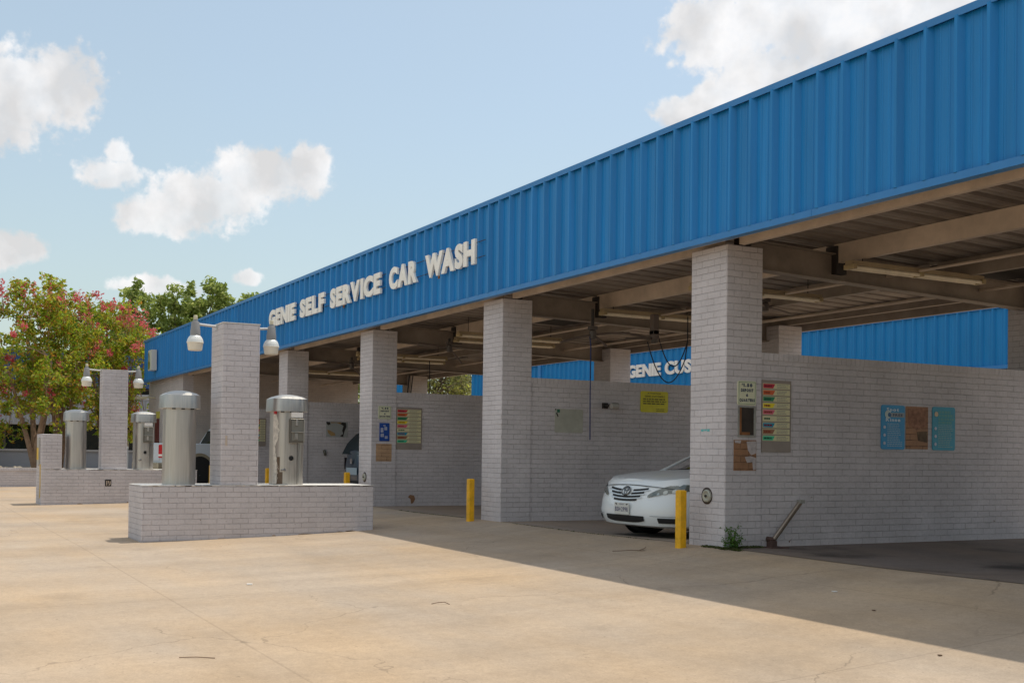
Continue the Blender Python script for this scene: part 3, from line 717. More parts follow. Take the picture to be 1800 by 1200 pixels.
# ------------------------------------------------------------------ signs on walls
def dashes(mb, O, ux, uz, w, h, rows, lift=(0, 0, 0), seed=0, ragged=.3, th=.45):
    rnd = random.Random(seed); O = Vector(O)+Vector(lift); ux = Vector(ux); uz = Vector(uz)
    for r in range(rows):
        zc = (r+.5)/rows*h; x = 0; end = w*(1-rnd.uniform(0, ragged))
        while x < end:
            l = min(rnd.uniform(.02, .06)*max(1, w/.2)*.6, end-x); a = O+ux*x+uz*(zc-h/rows*th/2); b = O+ux*(x+l)+uz*(zc-h/rows*th/2); k = uz*(h/rows*th)
            mb.quad(a, b, b+k, a+k); x += l+w*.03
UY = (0, 1, 0); UZ = (0, 0, 1)
def rplate(mb, x, y0, y1, z0, z1, r=.02, t=.006):
    pts = []
    for q, (cy, cz) in enumerate(((y1-r, z1-r), (y0+r, z1-r), (y0+r, z0+r), (y1-r, z0+r))):
        for i in range(4): a = math.pi/2*(q+i/3); pts.append((cy+r*math.cos(a), cz+r*math.sin(a)))
    mb.prism(pts, 'x', x, x+t)
INK = mat('sign_ink', (.02, .035, .09), .6)
def price_sign(x, y0, y1, z0, z1, label, opening):
    t = thing('price_sign', (x, (y0+y1)/2, z0), label, 'sign')
    mb = MB(); rplate(mb, x, y0, y1, z0, z1, .02, .012); mb.build('plate', CREAM, t)
    mb = MB(); w = y1-y0; h = z1-z0
    def row(txt, f0, f1, zf, hf): text_mb(mb, txt, (x+.0135, y0+w*f0, z0+h*zf), UY, UZ, w*(f1-f0), h*hf, off=.07)
    row('1.50', .30, .78, .75, .15); row('$', .20, .28, .80, .10); row('DEPOSIT', .16, .84, .545, .14); row('6', .44, .55, .35, .13); row('QUARTERS', .09, .91, .14, .14)
    mb.build('lettering', INK, t)
    mb = MB(); c = .012
    for (a, b, d, e) in ((y0+c, y1-c, z0+c, z0+c+.004), (y0+c, y1-c, z1-c-.004, z1-c), (y0+c, y0+c+.004, z0+c, z1-c), (y1-c-.004, y1-c, z0+c, z1-c)): mb.box(x+.012, x+.0132, a, b, d, e)
    mb.build('border', mat('sign_green', (.06, .20, .12), .6), t)
    return t
price_sign(.0, .145, .385, 1.462, 1.712, 'small cream deposit notice with dark lettering on the biggest pillar above a recess', True)
price_sign(-9.76, .123, .363, 1.535, 1.765, 'small cream deposit notice on the third pillar above a blue panel', False)
t = thing('coin_recess', (.0, .27, 1.15), 'open dark metal coin machine recess in the big pillar under the deposit notice', 'recess')
mb = MB(); mb.box(.0, .012, .155, .172, 1.135, 1.452); mb.box(.0, .012, .362, .385, 1.135, 1.452); mb.box(.0, .012, .172, .362, 1.135, 1.155); mb.box(.0, .012, .172, .362, 1.437, 1.452); mb.build('frame', mat('galv', (.34, .34, .31), .5, .4, noise=.2), t)
mb = MB(); mb.box(.0, .003, .172, .362, 1.155, 1.437); mb.build('opening', mat('recess_dark', (.035, .025, .018), .7, noise=.4, nscale=9), t)
mb = MB(); mb.box(.003, .02, .172, .19, 1.155, 1.437); mb.box(.003, .02, .18, .30, 1.155, 1.185); mb.build('liner', RUST, t)
t = thing('blue_coin_panel', (-9.76, .243, 1.15), 'narrow blue panel with faded picture marks on the third pillar', 'panel')
mb = MB(); mb.box(-9.76, -9.75, .149, .337, 1.148, 1.466); mb.build('plate', mat('panel_blue', (.008, .06, .30), .4), t)
mb = MB()
for (a, b, c, d) in ((.17, .22, 1.30, 1.38), (.24, .29, 1.34, 1.40), (.17, .23, 1.22, 1.28), (.25, .30, 1.19, 1.24), (.22, .26, 1.41, 1.43)): mb.box(-9.75, -9.748, a, b, c, d)
mb.build('picture_mark', mat('pale_mark', (.35, .38, .50), .5, noise=.3, nscale=20), t)
def menu(x, y0, y1, z0, z1, label, seed):
    t = thing('menu_board', (x, (y0+y1)/2, z0), label, 'sign')
    mb = MB(); mb.box(x, x+.012, y0, y1, z0, z1); mb.build('panel', mat('menu_frame', (.27, .23, .20), .6, noise=.12), t)
    cols = [(.50, .02, .05), (.60, .11, .03), (.02, .22, .10), (.80, .66, .02), (.65, .12, .20), (.62, .58, .36), (.0, .26, .42), (.30, .13, .07), (.05, .50, .28)]
    w = y1-y0; H_ = z1-z0; rows = 9; top = z1-.035; rh = (H_-.14)/rows
    for i, c in enumerate(cols):
        za = top-(i+1)*rh+.012; zb_ = top-i*rh
        mb = MB(); mb.box(x+.012, x+.015, y0+.012, y1-.02, za, zb_); r = mb.build('strip', mat('strip_cream', (.64, .60, .36), .5), t)
        mb = MB(); X = x+.0165; a = y0+.014; b = y0+w*.37; sl_ = w*.07
        mb.quad((X, a, za+.005), (X, b, za+.005), (X, b+sl_, zb_-.005), (X, a, zb_-.005)); mb.build('colour_block', mat('menu_c%d' % i, c, .5), r)
        mb = MB(); dashes(mb, (X, y0+w*.50, za+.006), UY, UZ, w*.40, rh*.66, 3, seed=seed+i)
        mb2 = MB(); dashes(mb2, (X+.001, y0+w*.07, za+.012), UY, UZ, w*.28, rh*.45, 1, seed=seed+i+50, th=.6)
        mb.build('small_print', mat('print_grey', (.30, .30, .27), .6), r); mb2.build('small_print', mat('print_dark%d' % (i % 3), tuple(q*.4 for q in c), .6), r)
    return t
menu(-.02, .478, .875, .985, 1.735, 'colour striped wash menu board on the near bay wall beside the biggest pillar', 1)
menu(-9.78, .478, .97, 1.005, 1.75, 'colour striped wash menu board on the bay wall beside the third pillar', 20)
t = menu(-19.54, .72, 1.00, 1.09, 1.79, 'small distant menu board on the far bay wall behind the near vacuum', 40)
def blue_sign(y0, y1, z0, z1, label, first):
    x = -.02; t = thing('instruction_sign', (x, (y0+y1)/2, z0), label, 'sign'); w = y1-y0; h = z1-z0
    mb = MB(); rplate(mb, x, y0, y1, z0, z1, .025, .008); mb.build('plate', mat('sign_blue' if first else 'sign_teal', (.0, .27, .55) if first else (.0, .28, .42), .45, noise=.12, nscale=6), t)
    X = x+.0095; W_ = mat('sign_white' if first else 'sign_aqua', (.60, .72, .80) if first else (.07, .33, .33), .5)
    mb = MB()
    if first:
        text_mb(mb, 'Spot', (X, y0+w*.22, z0+h*.86), UY, UZ, w*.52, h*.085); text_mb(mb, 'Rinse', (X, y0+w*.18, z0+h*.63), UY, UZ, w*.62, h*.085)
    else:
        dashes(mb, (X, y0+w*.25, z0+h*.60), UY, UZ, w*.7, h*.32, 4, seed=9, th=.8)
    mb.build('heading', W_, t)
    mb = MB(); dashes(mb, (X, y0+w*.25, z0+h*.06), UY, UZ, w*.68, h*.54, 13, seed=3 if first else 4, th=.42); mb.build('small_print', mat('sign_print', (.30, .48, .62), .5) if first else mat('sign_print2', (.22, .42, .42), .5), t)
    mb = MB()
    for zf in (.50, .32, .14): mb.lathe([(w*.05, 0), (w*.05, .002)], (X, y0+w*.13, z0+h*zf), 12, 'x')
    mb.build('bullet', mat('bullet', (.50, .55, .66), .5), t)
    if first:
        mb = MB(); mb.box(X, X+.001, y0+w*.40, y0+w*.97, z0+h*.73, z0+h*.83); k = mb.build('band', mat('band', (.30, .34, .36), .5), t)
        mb = MB(); text_mb(mb, 'FREE', (X+.002, y0+w*.48, z0+h*.75), UY, UZ, w*.42, h*.06); mb.build('lettering', INK, k)
        mb = MB(); mb.lathe([(w*.13, 0), (w*.13, .002)], (X+.001, y0+w*.27, z0+h*.79), 16, 'x'); k = mb.build('emblem', mat('emblem_pale', (.50, .62, .60), .5), t)
        mb = MB(); mb.lathe([(w*.07, .002), (w*.07, .0035)], (X+.001, y0+w*.33, z0+h*.78), 14, 'x'); mb.build('drop', mat('drop', (.0, .10, .25), .5), k)
    else:
        mb = MB(); mb.lathe([(w*.08, 0), (w*.08, .002)], (X, y0+w*.16, z0+h*.83), 14, 'x'); mb.build('emblem', mat('emblem_warm', (.62, .48, .30), .5), t)
blue_sign(2.187, 2.548, 1.037, 1.530, 'bright blue instruction sign headed Spot Free Rinse, left of the torn-off brick patch', True)
blue_sign(2.988, 3.355, 1.037, 1.533, 'faded teal instruction sign, right of the torn-off brick patch on the near wall', False)
t = thing('warning_sign', (-4.9, 2.58, 1.59), 'yellow warning notice with rounded corners high on the bay wall beside the white car', 'sign')
mb = MB(); rplate(mb, -4.90, 2.335, 2.835, 1.588, 1.902, .03, .006); mb.build('plate', mat('warn_yellow', (.62, .56, .015), .45, noise=.1, nscale=7), t)
mb = MB(); X = -4.8925; WI = mat('warn_ink', (.14, .12, .01), .6)
text_mb(mb, 'ATTENTION', (X, 2.46, 1.858), UY, UZ, .24, .024); text_mb(mb, 'GENIE CUSTOMERS', (X, 2.41, 1.812), UY, UZ, .36, .028)
dashes(mb, (X, 2.38, 1.70), UY, UZ, .42, .10, 3, seed=5, ragged=.1, th=.6); dashes(mb, (X, 2.62, 1.60), UY, UZ, .17, .05, 2, seed=6, ragged=.2, th=.4)
mb.build('lettering', WI, t)
t = thing('worn_board', (-4.9, 1.1, 1.25), 'blank weathered grey board with one green corner mark, left of the hanging blue hose', 'board')
mb = MB(); rplate(mb, -4.90, .865, 1.335, 1.255, 1.592, .02, .006); mb.build('plate', mat('worn_plate', (.40, .40, .34), .6, noise=.14, nscale=6), t)
mb = MB(); mb.box(-4.894, -4.8925, .90, .945, 1.54, 1.585); mb.build('green_mark', mat('green_mark', (.02, .13, .08), .6), t)
mb = MB(); mb.box(-4.894, -4.8925, .865, .885, 1.575, 1.59); mb.prism([(.88, 1.53), (.90, 1.54), (.925, 1.48), (.91, 1.475)], 'x', -4.894, -4.8925); mb.build('dark_mark', DARK, t)
t = thing('spot_lamp', (-4.9, 1.78, 1.66), 'small grey spotlight on a bracket on the bay wall, left of the yellow sign', 'wall light')
mb = MB(); mb.box(-4.90, -4.86, 1.66, 1.74, 1.62, 1.70); mb.tube([(-4.88, 1.70, 1.66), (-4.80, 1.76, 1.66)], .02, 8); mb.build('bracket', DARK, t)
mb = MB(); mb.lathe([(.02, -.07), (.045, -.05), (.05, .03), (.05, .06)], (-4.79, 1.80, 1.655), 14, 'y'); mb.build('housing', mat('housing_pale', (.38, .36, .33), .5), t)
# torn picture board and small fixture on the next wall
t = thing('torn_poster', (-14.66, 1.13, 1.28), 'torn picture board with black and ochre ragged edges on a far bay wall', 'board')
mb = MB(); mb.box(-14.66, -14.652, .885, 1.375, 1.275, 1.605); mb.build('plate', mat('poster_grey', (.34, .35, .34), .6, noise=.1), t)
mb = MB(); mb.prism([(1.20, 1.30), (1.27, 1.28), (1.30, 1.40), (1.34, 1.50), (1.33, 1.59), (1.24, 1.60), (1.21, 1.56), (1.28, 1.52), (1.25, 1.42), (1.27, 1.35)], 'x', -14.652, -14.648); mb.prism([(.885, 1.605), (.97, 1.60), (.98, 1.55), (.93, 1.53), (.89, 1.56)], 'x', -14.652, -14.648); mb.build('dark_edge', DARK, t)
mb = MB(); mb.prism([(.98, 1.60), (1.22, 1.60), (1.22, 1.55), (1.12, 1.585), (1.0, 1.575)], 'x', -14.652, -14.6485); mb.prism([(.91, 1.43), (.97, 1.42), (1.08, 1.36), (1.10, 1.31), (1.0, 1.30), (.93, 1.36)], 'x', -14.652, -14.6485); mb.build('ochre_edge', mat('ochre_dark', (.34, .22, .09), .7, noise=.3), t)
t = thing('wall_fitting', (-14.66, .84, .93), 'small dark rounded fitting on the far bay wall below the torn board', 'fitting')
mb = MB(); mb.tube([(-14.64, .84, .99), (-14.62, .85, .94), (-14.64, .87, .89)], [.03, .035, .03], 8); mb.build('body', mat('fitting', (.10, .10, .08), .6), t)

# hose ports in the pillar fronts
def port(x, z, label):
    t = thing('hose_port', (x, 0, z), label, 'hose port')
    mb = MB(); mb.lathe([(.088, .0), (.088, -.006), (.08, -.009)], (x+.0, 0, z), 22, 'y'); mb.build('recess', mat('port_dark', (.05, .03, .022), .7, noise=.4), t)
    mb = MB(); mb.lathe([(.066, -.008), (.066, -.028), (.058, -.034), (.040, -.034), (.030, -.028), (.012, -.030)], (x+.018, 0, z), 22, 'y'); f = mb.build('flange', mat('port_metal', (.40, .40, .34), .5, .5, noise=.2), t)
    mb = MB(); mb.lathe([(.014, -.028), (.014, -.042), (.008, -.044)], (x+.018, 0, z), 10, 'y'); mb.build('bolt', DARK, f)
    return t
port(-.291, .522, 'round metal hose port low on the front of the biggest pillar')
port(-10.054, .507, 'round metal hose port low on the front of the third pillar, right of the island')

# leaning steel rail broken off by the near wall
t = thing('broken_rail', (.10, .52, 0), 'bent steel rail leaning up from a rusty foot beside the near wall', 'rail')
mb = MB(); mb.tube([(.10, .56, .08), (.12, .905, .47)], .026, 10); mb.build('tube', mat('rail_steel', (.30, .25, .20), .35, .9, noise=.2), t)
mb = MB(); mb.box(.06, .13, .50, .58, -.01, .07); mb.tube([(.07, .49, .09), (.10, .56, .08)], .026, 8); mb.box(.02, .2, .46, .68, -.012, .008); mb.build('foot', mat('foot_rust', (.09, .05, .04), .8, noise=.4), t)
mb = MB(); mb.box(.09, .15, .875, .935, .455, .49); mb.build('end_plate', mat('galv', (.34, .34, .31)), t)

# ------------------------------------------------------------------ fluorescent lights and wash booms
def tube_light(x, y0, y1, z, label):
    t = thing('tube_light', (x, (y0+y1)/2, z), label, 'ceiling light', 'twin tube lights hung along the beams')
    mb = MB(); mb.box(x-.05, x+.05, y0, y1, z+.035, z+.085); mb.build('housing', mat('fixture_tan', (.36, .28, .17), .6, noise=.2), t)
    mb = MB()
    for dx in (-.045, .045): mb.tube([(x+dx, y0+.02, z+.012), (x+dx, y1-.02, z+.012)], .019, 8)
    mb.build('lamp_tube', FIXT, t)
    for yy in (y0, (y0+y1)/2-.02, y1-.05):
        mb = MB(); mb.box(x-.075, x+.075, yy, yy+.05, z-.006, z+.045); mb.build('lamp_holder', mat('holder', (.42, .33, .18), .6, noise=.2), t)
    for yy in (y0+.2, y1-.2): mb = MB(); mb.tube([(x, yy, z+.08), (x, yy, 3.32)], .006, 5); mb.build('hanger', DARK, t)
    return t
l0 = tube_light(.13, 1.54, 3.60, 2.965, 'nearest twin tube ceiling light, upper right of the biggest pillar')
labs = {1: 'twin tube ceiling light, second from the right, left of the biggest pillar', 2: 'twin tube ceiling light seen between the second and third pillars', 3: 'distant twin tube ceiling light left of the third pillar', 4: 'farthest twin tube ceiling light over the last visible bay'}
for k in range(1, 5): copy_tree(l0, (l0.location.x-S*k+(.0), l0.location.y, l0.location.z), labs[k])
# second row of fixtures on the rear half (left side of each bay)
for (x_, y_, lab) in ((-2.05, 2.14, 'short rear ceiling light just right of the biggest pillar, near the back'), (-8.75, 2.2, 'short rear ceiling light right of the second bay boom'), (-13.6, 2.2, 'short rear ceiling light right of the third pillar')):
    copy_tree(l0, (x_, y_, 2.97), lab)

def boom(x, y, z, label, arms, hose=None, loops=(), top=3.2):
    t = thing('wash_boom', (x, y, z), label, 'hose boom')
    mb = MB(); mb.tube([(x, y, top), (x, y, z)], .022, 8); mb.build('drop_pipe', DARK, t)
    mb = MB(); mb.lathe([(.03, -.06), (.05, -.05), (.05, .05), (.03, .07)], (x, y, z), 12); mb.box(x-.05, x+.05, y-.05, y+.05, z+.07, z+.12); mb.build('swivel', mat('iron_grey', (.09, .075, .065), .5), t)
    mb = MB()
    for (dx, dy, dz) in arms: mb.tube([(x, y, z), (x+dx*.5, y+dy*.5, z+dz*.5+.01), (x+dx, y+dy, z+dz)], .016, 7)
    mb.build('arm', mat('iron_brown', (.13, .10, .085), .5), t)
    for h, m in loops:
        mb = MB(); mb.tube(h, .0085, 7); mb.build('hose', m, t)
    return t
HB = mat('hose_blue', (.012, .03, .13), .5); HK = mat('hose_black', (.012, .013, .02), .5)
def sag(a, b, d, n=14):
    a = Vector(a); b = Vector(b); return [a.lerp(b, i/n)-Vector((0, 0, d*4*(i/n)*(1-i/n))) for i in range(n+1)]
boom(-4.4, 1.17, 2.62, 'swivel hose boom with a straight blue hose hanging down, over the white car bay', [(.05, -.55, -.14), (0, .24, -.15), (.1, .55, .05)],
     loops=[([(-4.4, 1.126, 2.60), (-4.38, 1.13, 2.45), (-4.4, 1.14, 1.8), (-4.4, 1.146, 1.15)], HB)], top=2.98)
bm1 = boom(-4.4, 2.22, 2.62, 'swivel hose boom with looping black hoses over the white car bay', [(0, -.56, .06), (0, -.50, -.02)],
     loops=[(sag((-4.38, 2.28, 2.66), (-4.38, 2.80, 2.62), .40), HK), (sag((-4.4, 2.10, 2.58), (-4.38, 2.76, 2.36), .46, 18), HK), ([(-4.38, 2.80, 2.98), (-4.38, 2.80, 2.62), (-4.38, 2.76, 2.36)], HK)], top=2.98)
mb = MB(); mb.cbox(-4.45, -4.35, 2.17, 2.27, 2.62, 2.98, .01); mb.build('mount', mat('iron_brown', (.13, .10, .085)), bm1)
for k, lab in ((1, 'swivel hose boom over the bay right of the third pillar'), (2, 'swivel hose boom over the bay right of the fourth pillar')):
    boom(-4.4-S*k, 1.26, 2.80, lab, [(.0, .25, -.25), (0, -.6, .06)], top=2.98)
boom(-3.04, 3.11, 3.0, 'swivel hose boom just right of the biggest pillar, deep under the roof', [(-.38, .80, .0), (.2, -.3, .02), (-.3, .5, .08)], top=3.2)
t = thing('drop_hose', (-14.2, 3.1, 2.0), 'thin dark hose hanging in the bay left of the third pillar', 'hose')
mb = MB(); mb.tube([(-14.2, 3.1, 3.0), (-14.2, 3.12, 2.4), (-14.2, 3.05, 1.9)], .011, 6); mb.build('tube', HK, t)
# hoses hung by the rear pillar
t = thing('hanging_hose', (-19.0, 4.6, 2.0), 'dark hose hanging beside the rear pillar left of the trees', 'hose')
mb = MB(); mb.tube([(-18.9, 4.65, 3.0), (-18.95, 4.62, 2.5), (-18.9, 4.60, 1.6)], .02, 6); mb.tube([(-18.9, 4.75, 3.0), (-18.98, 4.70, 2.3), (-19.1, 4.60, 1.6)], .016, 6); mb.build('tube', HK, t)

# ------------------------------------------------------------------ wall light, box sign, notices on the end room
t = thing('box_sign', (-27.7, -.3, 3.4), 'small white box sign with a green picture, at the fascia far left end', 'sign')
mb = MB(); mb.box(-27.30, -26.80, -.42, -.262, 3.38, 4.0); mb.build('case', mat('case_white', (.62, .62, .58), .5), t)
mb = MB(); mb.box(-27.28, -26.82, -.426, -.42, 3.41, 3.97); f = mb.build('face', mat('face_pale', (.66, .70, .62), .4), t)
mb = MB(); mb.prism([(-27.27, 3.42), (-27.02, 3.42), (-26.96, 3.58), (-27.04, 3.66), (-27.06, 3.80), (-27.12, 3.94), (-27.22, 3.90), (-27.18, 3.7), (-27.27, 3.6)], 'y', -.432, -.426); mb.build('picture', mat('pic_green', (.16, .20, .03), .5, noise=.5, nscale=3), f)
t = thing('wall_lamp', (-28.3, 0, 2.6), 'small wall lamp on the end room above the white pickup', 'wall light')
mb = MB(); mb.tube([(-28.2, .0, 2.60), (-28.2, -.35, 2.62)], .025, 6); mb.box(-28.4, -28.0, -.6, -.3, 2.55, 2.62); mb.build('head', mat('lamp_cream', (.55, .5, .35), .5), t)
t = thing('door', (-27.8, 0, 1.0), 'dark red door in the end room front, between the vacuums', 'door')
mb = MB(); mb.box(-28.1, -27.55, -.03, .0, .0, 1.93); mb.build('leaf', mat('door_red', (.12, .015, .02), .5), t)
t = thing('door_notice', (-27.7, 0, 2.0), 'yellow notice above the dark red door', 'sign')
mb = MB(); mb.box(-27.9, -27.5, -.035, -.03 + .03, 1.95, 2.16); mb.build('plate', mat('notice_yellow', (.55, .52, .10), .5, noise=.2, nscale=12), t)

# ------------------------------------------------------------------ vehicles
class Car:
    """coach work built from stacked plan outlines; local axes: x across, y forward is +, z up; origin under the middle"""
    def __init__(s, hw, y0, y1, cf=.55, cr=.45, n=2.6): s.hw, s.y0, s.y1, s.cf, s.cr, s.n = hw, y0, y1, cf, cr, n
    def front(s, x, push=0, hw=None):
        h = hw or s.hw; u = min(abs(x)/h, 1); return s.y1+push-s.cf*(1-(1-u**s.n)**(1/s.n))
    def ring(s, hw, f, r, N=12, nf=16):
        # f, r: shifts of nose and tail
        pts = []
        for i in range(nf+1):
            a = math.pi*i/nf; u = math.cos(a); x = hw*(abs(u)**(2/s.n))*(1 if u >= 0 else -1); v = abs(math.sin(a))**(2/s.n)
            pts.append((x, s.y1+f-s.cf+s.cf*v))
        for i in range(1, N): pts.append((-hw, s.y1+f-s.cf+(s.y0-r+s.cr-s.y1-f+s.cf)*i/N))
        for i in range(nf+1):
            a = math.pi+math.pi*i/nf; u = math.cos(a); x = hw*(abs(u)**(2/s.n))*(1 if u >= 0 else -1); v = abs(math.sin(a))**(2/s.n)
            pts.append((x, s.y0-r+s.cr-s.cr*v))
        for i in range(1, N): pts.append((hw, s.y0-r+s.cr+(s.y1+f-s.cf-s.y0+r-s.cr)*i/N))
        return pts
def lerp_tab(tab, x):
    if x <= tab[0][0]: return tab[0][1]
    for (a, b), (c, d) in zip(tab, tab[1:]):
        if x <= c: return b+(d-b)*smst(a, c, x) if False else b+(d-b)*(x-a)/(c-a)
    return tab[-1][1]
def body_shell(mb, car, levels, zbot, ztab, crown, N=12):
    """levels: (t, width factor, nose push, tail push); top edge height by ztab(y)"""
    rings = []
    for t, wf, f, r in levels:
        rg = car.ring(car.hw*wf, f, r, N); rings.append([(x, y, zbot+(lerp_tab(ztab, y)-zbot)*t) for x, y in rg])
    mb.loft(rings, caps=False)
    # hood / deck surface from the top ring inwards
    top = rings[-1]; prev = top; n = len(top); cy = None
    for k in (.8, .55, .3, .0):
        ring2 = []
        for (x, y, z) in top:
            xx = x*k; e = max(car.y0, min(car.y1, y)); yy = e+(y-e)*k
            yy = y-(y-car.front(xx)) * 0 if False else y
            ring2.append((xx, yy*(1-.0), lerp_tab(ztab, y)+crown*(1-k*k)))
        mb.loft([prev, ring2], caps=False); prev = ring2
def strip(mb, car, xa, xb, zl, zh, push, xf=None, n=14, both=False, hw=None):
    """patch following the nose between heights zl(x)..zh(x)"""
    vs = []; fs = []
    for i in range(n+1):
        x = xa+(xb-xa)*i/n; l = zl(x) if callable(zl) else zl; h = zh(x) if callable(zh) else zh
        for z in (l, (l+h)/2, h): vs.append((x, car.front(x, 0, hw)+push(z), z))
    for i in range(n):
        for j in (0, 1): a = i*3+j; fs.append((a, a+3, a+4, a+1))
    mb.add(vs, fs, True)
def wheel(parent, x, y, r, w, side, xf, archmat, ar=None, rimm=None):
    ar = ar or r*1.22
    mb = MB(); mb.lathe([(r*.6, -w/2), (r*.93, -w/2), (r, -w/2+.02), (r, w/2-.02), (r*.93, w/2), (r*.6, w/2)], (x, y, r), 28, 'x'); t = mb.build('wheel', BLACK, parent, xf)
    mb = MB(); xo = x+side*(w/2+.002); mb.lathe([(r*.63, -side*.01), (r*.60, side*.006), (r*.2, side*.012), (.01, side*.02)], (xo, y, r), 28, 'x'); rm = mb.build('rim', rimm or mat('alloy', (.45, .46, .47), .35, .8), t, xf)
    mb = MB()
    for k in range(5):
        a = 2*math.pi*k/5+.3; ca, sa = math.cos(a), math.sin(a)
        mb.lathe([(r*.12, 0), (r*.12, side*.004)], (xo+side*.012, y+ca*r*.4, r+sa*r*.4), 8, 'x')
    mb.build('rim_hole', BLACK, rm, xf)

def place(x, y, z, rz, sx=1, sz=1): return Matrix.Translation((x, y, z)) @ Matrix.Rotation(rz, 4, 'Z') @ Matrix.Diagonal((sx, sx, sz, 1))

# white sedan, nose to the street
def sedan(x, y, z, scl, szz):
    t = thing('sedan', (x, y, z), 'white four door sedan parked nose out in the bay behind the biggest pillar', 'car')
    # local nose at +y -> world -y : rotate 180
    xf = place(x, y, z, math.pi, scl, szz)
    c = Car(.905, -4.72, 0, .60, .5, 2.7)
    zt = [(-4.75, .86), (-4.0, .92), (-3.3, .92), (-1.15, .885), (-.7, .855), (-.35, .805), (-.12, .755), (0, .735)]
    mb = MB(); body_shell(mb, c, [(0, .93, -.13, -.08), (.04, .96, -.055, -.05), (.16, .985, -.02, 0), (.32, .995, 0, 0), (.55, 1.0, -.02, 0), (.78, .985, -.06, 0), (.93, .965, -.10, 0), (1.0, .93, -.14, 0)], .17, zt, .032)
    b = mb.build('body', WHITEP, t, xf)
    push = lambda zz: lerp_tab([(.17, -.13), (.20, -.055), (.27, -.02), (.36, 0), (.49, -.02), (.62, -.06), (.70, -.10), (.735, -.14), (.83, -.45), (.9, -.8)], zz)+.006
    # greenhouse
    def gh(zz, yf, yr, hw, cf=.18): return [(sx*hw*kx, yy, zz-(.0 if kx < .5 else .0)) for (sx, kx, yy) in ((1, .55, yf), (1, .88, yf-cf*.35), (1, 1, yf-cf), (1, 1, yr+cf), (1, .8, yr), (-1, .8, yr), (-1, 1, yr+cf), (-1, 1, yf-cf), (-1, .88, yf-cf*.35), (-1, .55, yf))]
    mb = MB(); mb.loft([gh(.86, -1.13, -4.1, .80, .3), gh(1.13, -1.75, -3.85, .72, .3), gh(1.30, -2.08, -3.5, .62, .3), gh(1.37, -2.3, -3.2, .52, .3)]); mb.build('window', GLASS, t, xf)
    mb = MB(); mb.loft([gh(1.305, -2.09, -3.5, .625, .3), gh(1.38, -2.32, -3.2, .56, .3), gh(1.405, -2.5, -2.95, .3, .2)]); mb.build('roof', WHITEP, t, xf)
    for s_ in (1, -1):
        for pth, rr in (([(s_*.79, -1.10, .865), (s_*.735, -1.60, 1.10), (s_*.64, -2.07, 1.30), (s_*.54, -2.35, 1.38)], .02), ([(s_*.80, -4.0, .95), (s_*.73, -3.75, 1.13), (s_*.62, -3.4, 1.31)], .05), ([(s_*.81, -2.6, .95), (s_*.73, -2.65, 1.14), (s_*.63, -2.7, 1.31)], .03)):
            mb = MB(); mb.tube(pth, rr, 6); mb.build('window_pillar', WHITEP, t, xf)
    mb = MB(); mb.tube([(-.70, -1.24, .885), (-.3, -1.16, .905), (.3, -1.16, .905), (.70, -1.24, .885)], .02, 6); mb.build('cowl', BLACK, t, xf)
    # grille: upper bars broken by the badge
    zz0 = [.675, .632, .590, .548]
    g = MB()
    for i, zc in enumerate(zz0):
        wd = .40-.052*i; h = .0125
        cv = lambda X, zc=zc: zc-.0-.035*(1-(abs(X)/.45)**2)
        if i < 2:
            for s_ in (1, -1): strip(g, c, s_*(.13-.02*i), s_*wd, lambda X: cv(X)-h, lambda X: cv(X)+h, push)
        else: strip(g, c, -wd, wd, lambda X: cv(X)-h, lambda X: cv(X)+h, push)
    gr = g.build('grille', BLACK, t, xf)
    mb = MB()
    for i, zc in enumerate(zz0[1:]):
        wd = .44-.05*i; cv = lambda X, zc=zc: zc+.021-.035*(1-(abs(X)/.45)**2)
        for s_ in (1, -1): strip(mb, c, s_*(.15 if i < 1 else .0), s_*wd, lambda X: cv(X)-.007, lambda X: cv(X)+.007, lambda q: push(q)+.006)
    mb.build('grille_bar', mat('bar_silver', (.62, .66, .68), .25, .3), gr, xf)
    # badge: oval ring with two crossing ovals
    def ell(a, bq, zc, rr, xc=0):
        return [(xc+a*math.cos(u), c.front(xc+a*math.cos(u))+push(zc+bq*math.sin(u))+.014, zc+bq*math.sin(u)) for u in [2*math.pi*k/24 for k in range(24)]]
    mb = MB(); mb.tube(ell(.085, .056, .632, 0), .0075, 6, True); mb.tube(ell(.028, .052, .632, 0), .0055, 6, True); mb.tube(ell(.056, .020, .655, 0), .0055, 6, True); mb.build('emblem', mat('emblem_metal', (.16, .17, .18), .2, .9), gr, xf)
    mb = MB(); strip(mb, c, -.082, .082, lambda X: .632-.054*math.sqrt(max(0, 1-(X/.083)**2)), lambda X: .632+.054*math.sqrt(max(0, 1-(X/.083)**2)), lambda q: push(q)+.005); mb.build('emblem_plate', WHITEP, gr, xf)
    # lower intake, fog lamp slots, bumper creases
    mb = MB(); strip(mb, c, -.40, .40, lambda X: .225+.03*(abs(X)/.4)**4, lambda X: .315-.0*(abs(X)/.4), lambda q: push(q)+.003); mb.build('air_intake', BLACK, b, xf)
    for s_ in (1, -1):
        mb = MB(); strip(mb, c, s_*.60, s_*.815, .235, lambda X: .30-.0*X, lambda q: push(q)+.004); mb.build('fog_lamp_slot', BLACK, b, xf)
        mb = MB(); strip(mb, c, s_*.50, s_*.86, .318, .324, lambda q: push(q)+.003); mb.build('bumper_crease', mat('gap_grey', (.25, .27, .28), .5), b, xf)
        # headlamp swept round the corner
        lo = lambda X: .555+.10*max(0, (abs(X)-.43)/.46)**.9
        hi = lambda X: .575+.155*min(1, max(0, (abs(X)-.42)/.30))**.75
        mb = MB(); strip(mb, c, s_*.43, s_*.897, lo, hi, lambda q: push(q)+.006, n=22); hl = mb.build('headlight', mat('headlight_lens', (.11, .13, .115), .10, .2, spec=.9, coat=.8), t, xf)
        mb = MB()
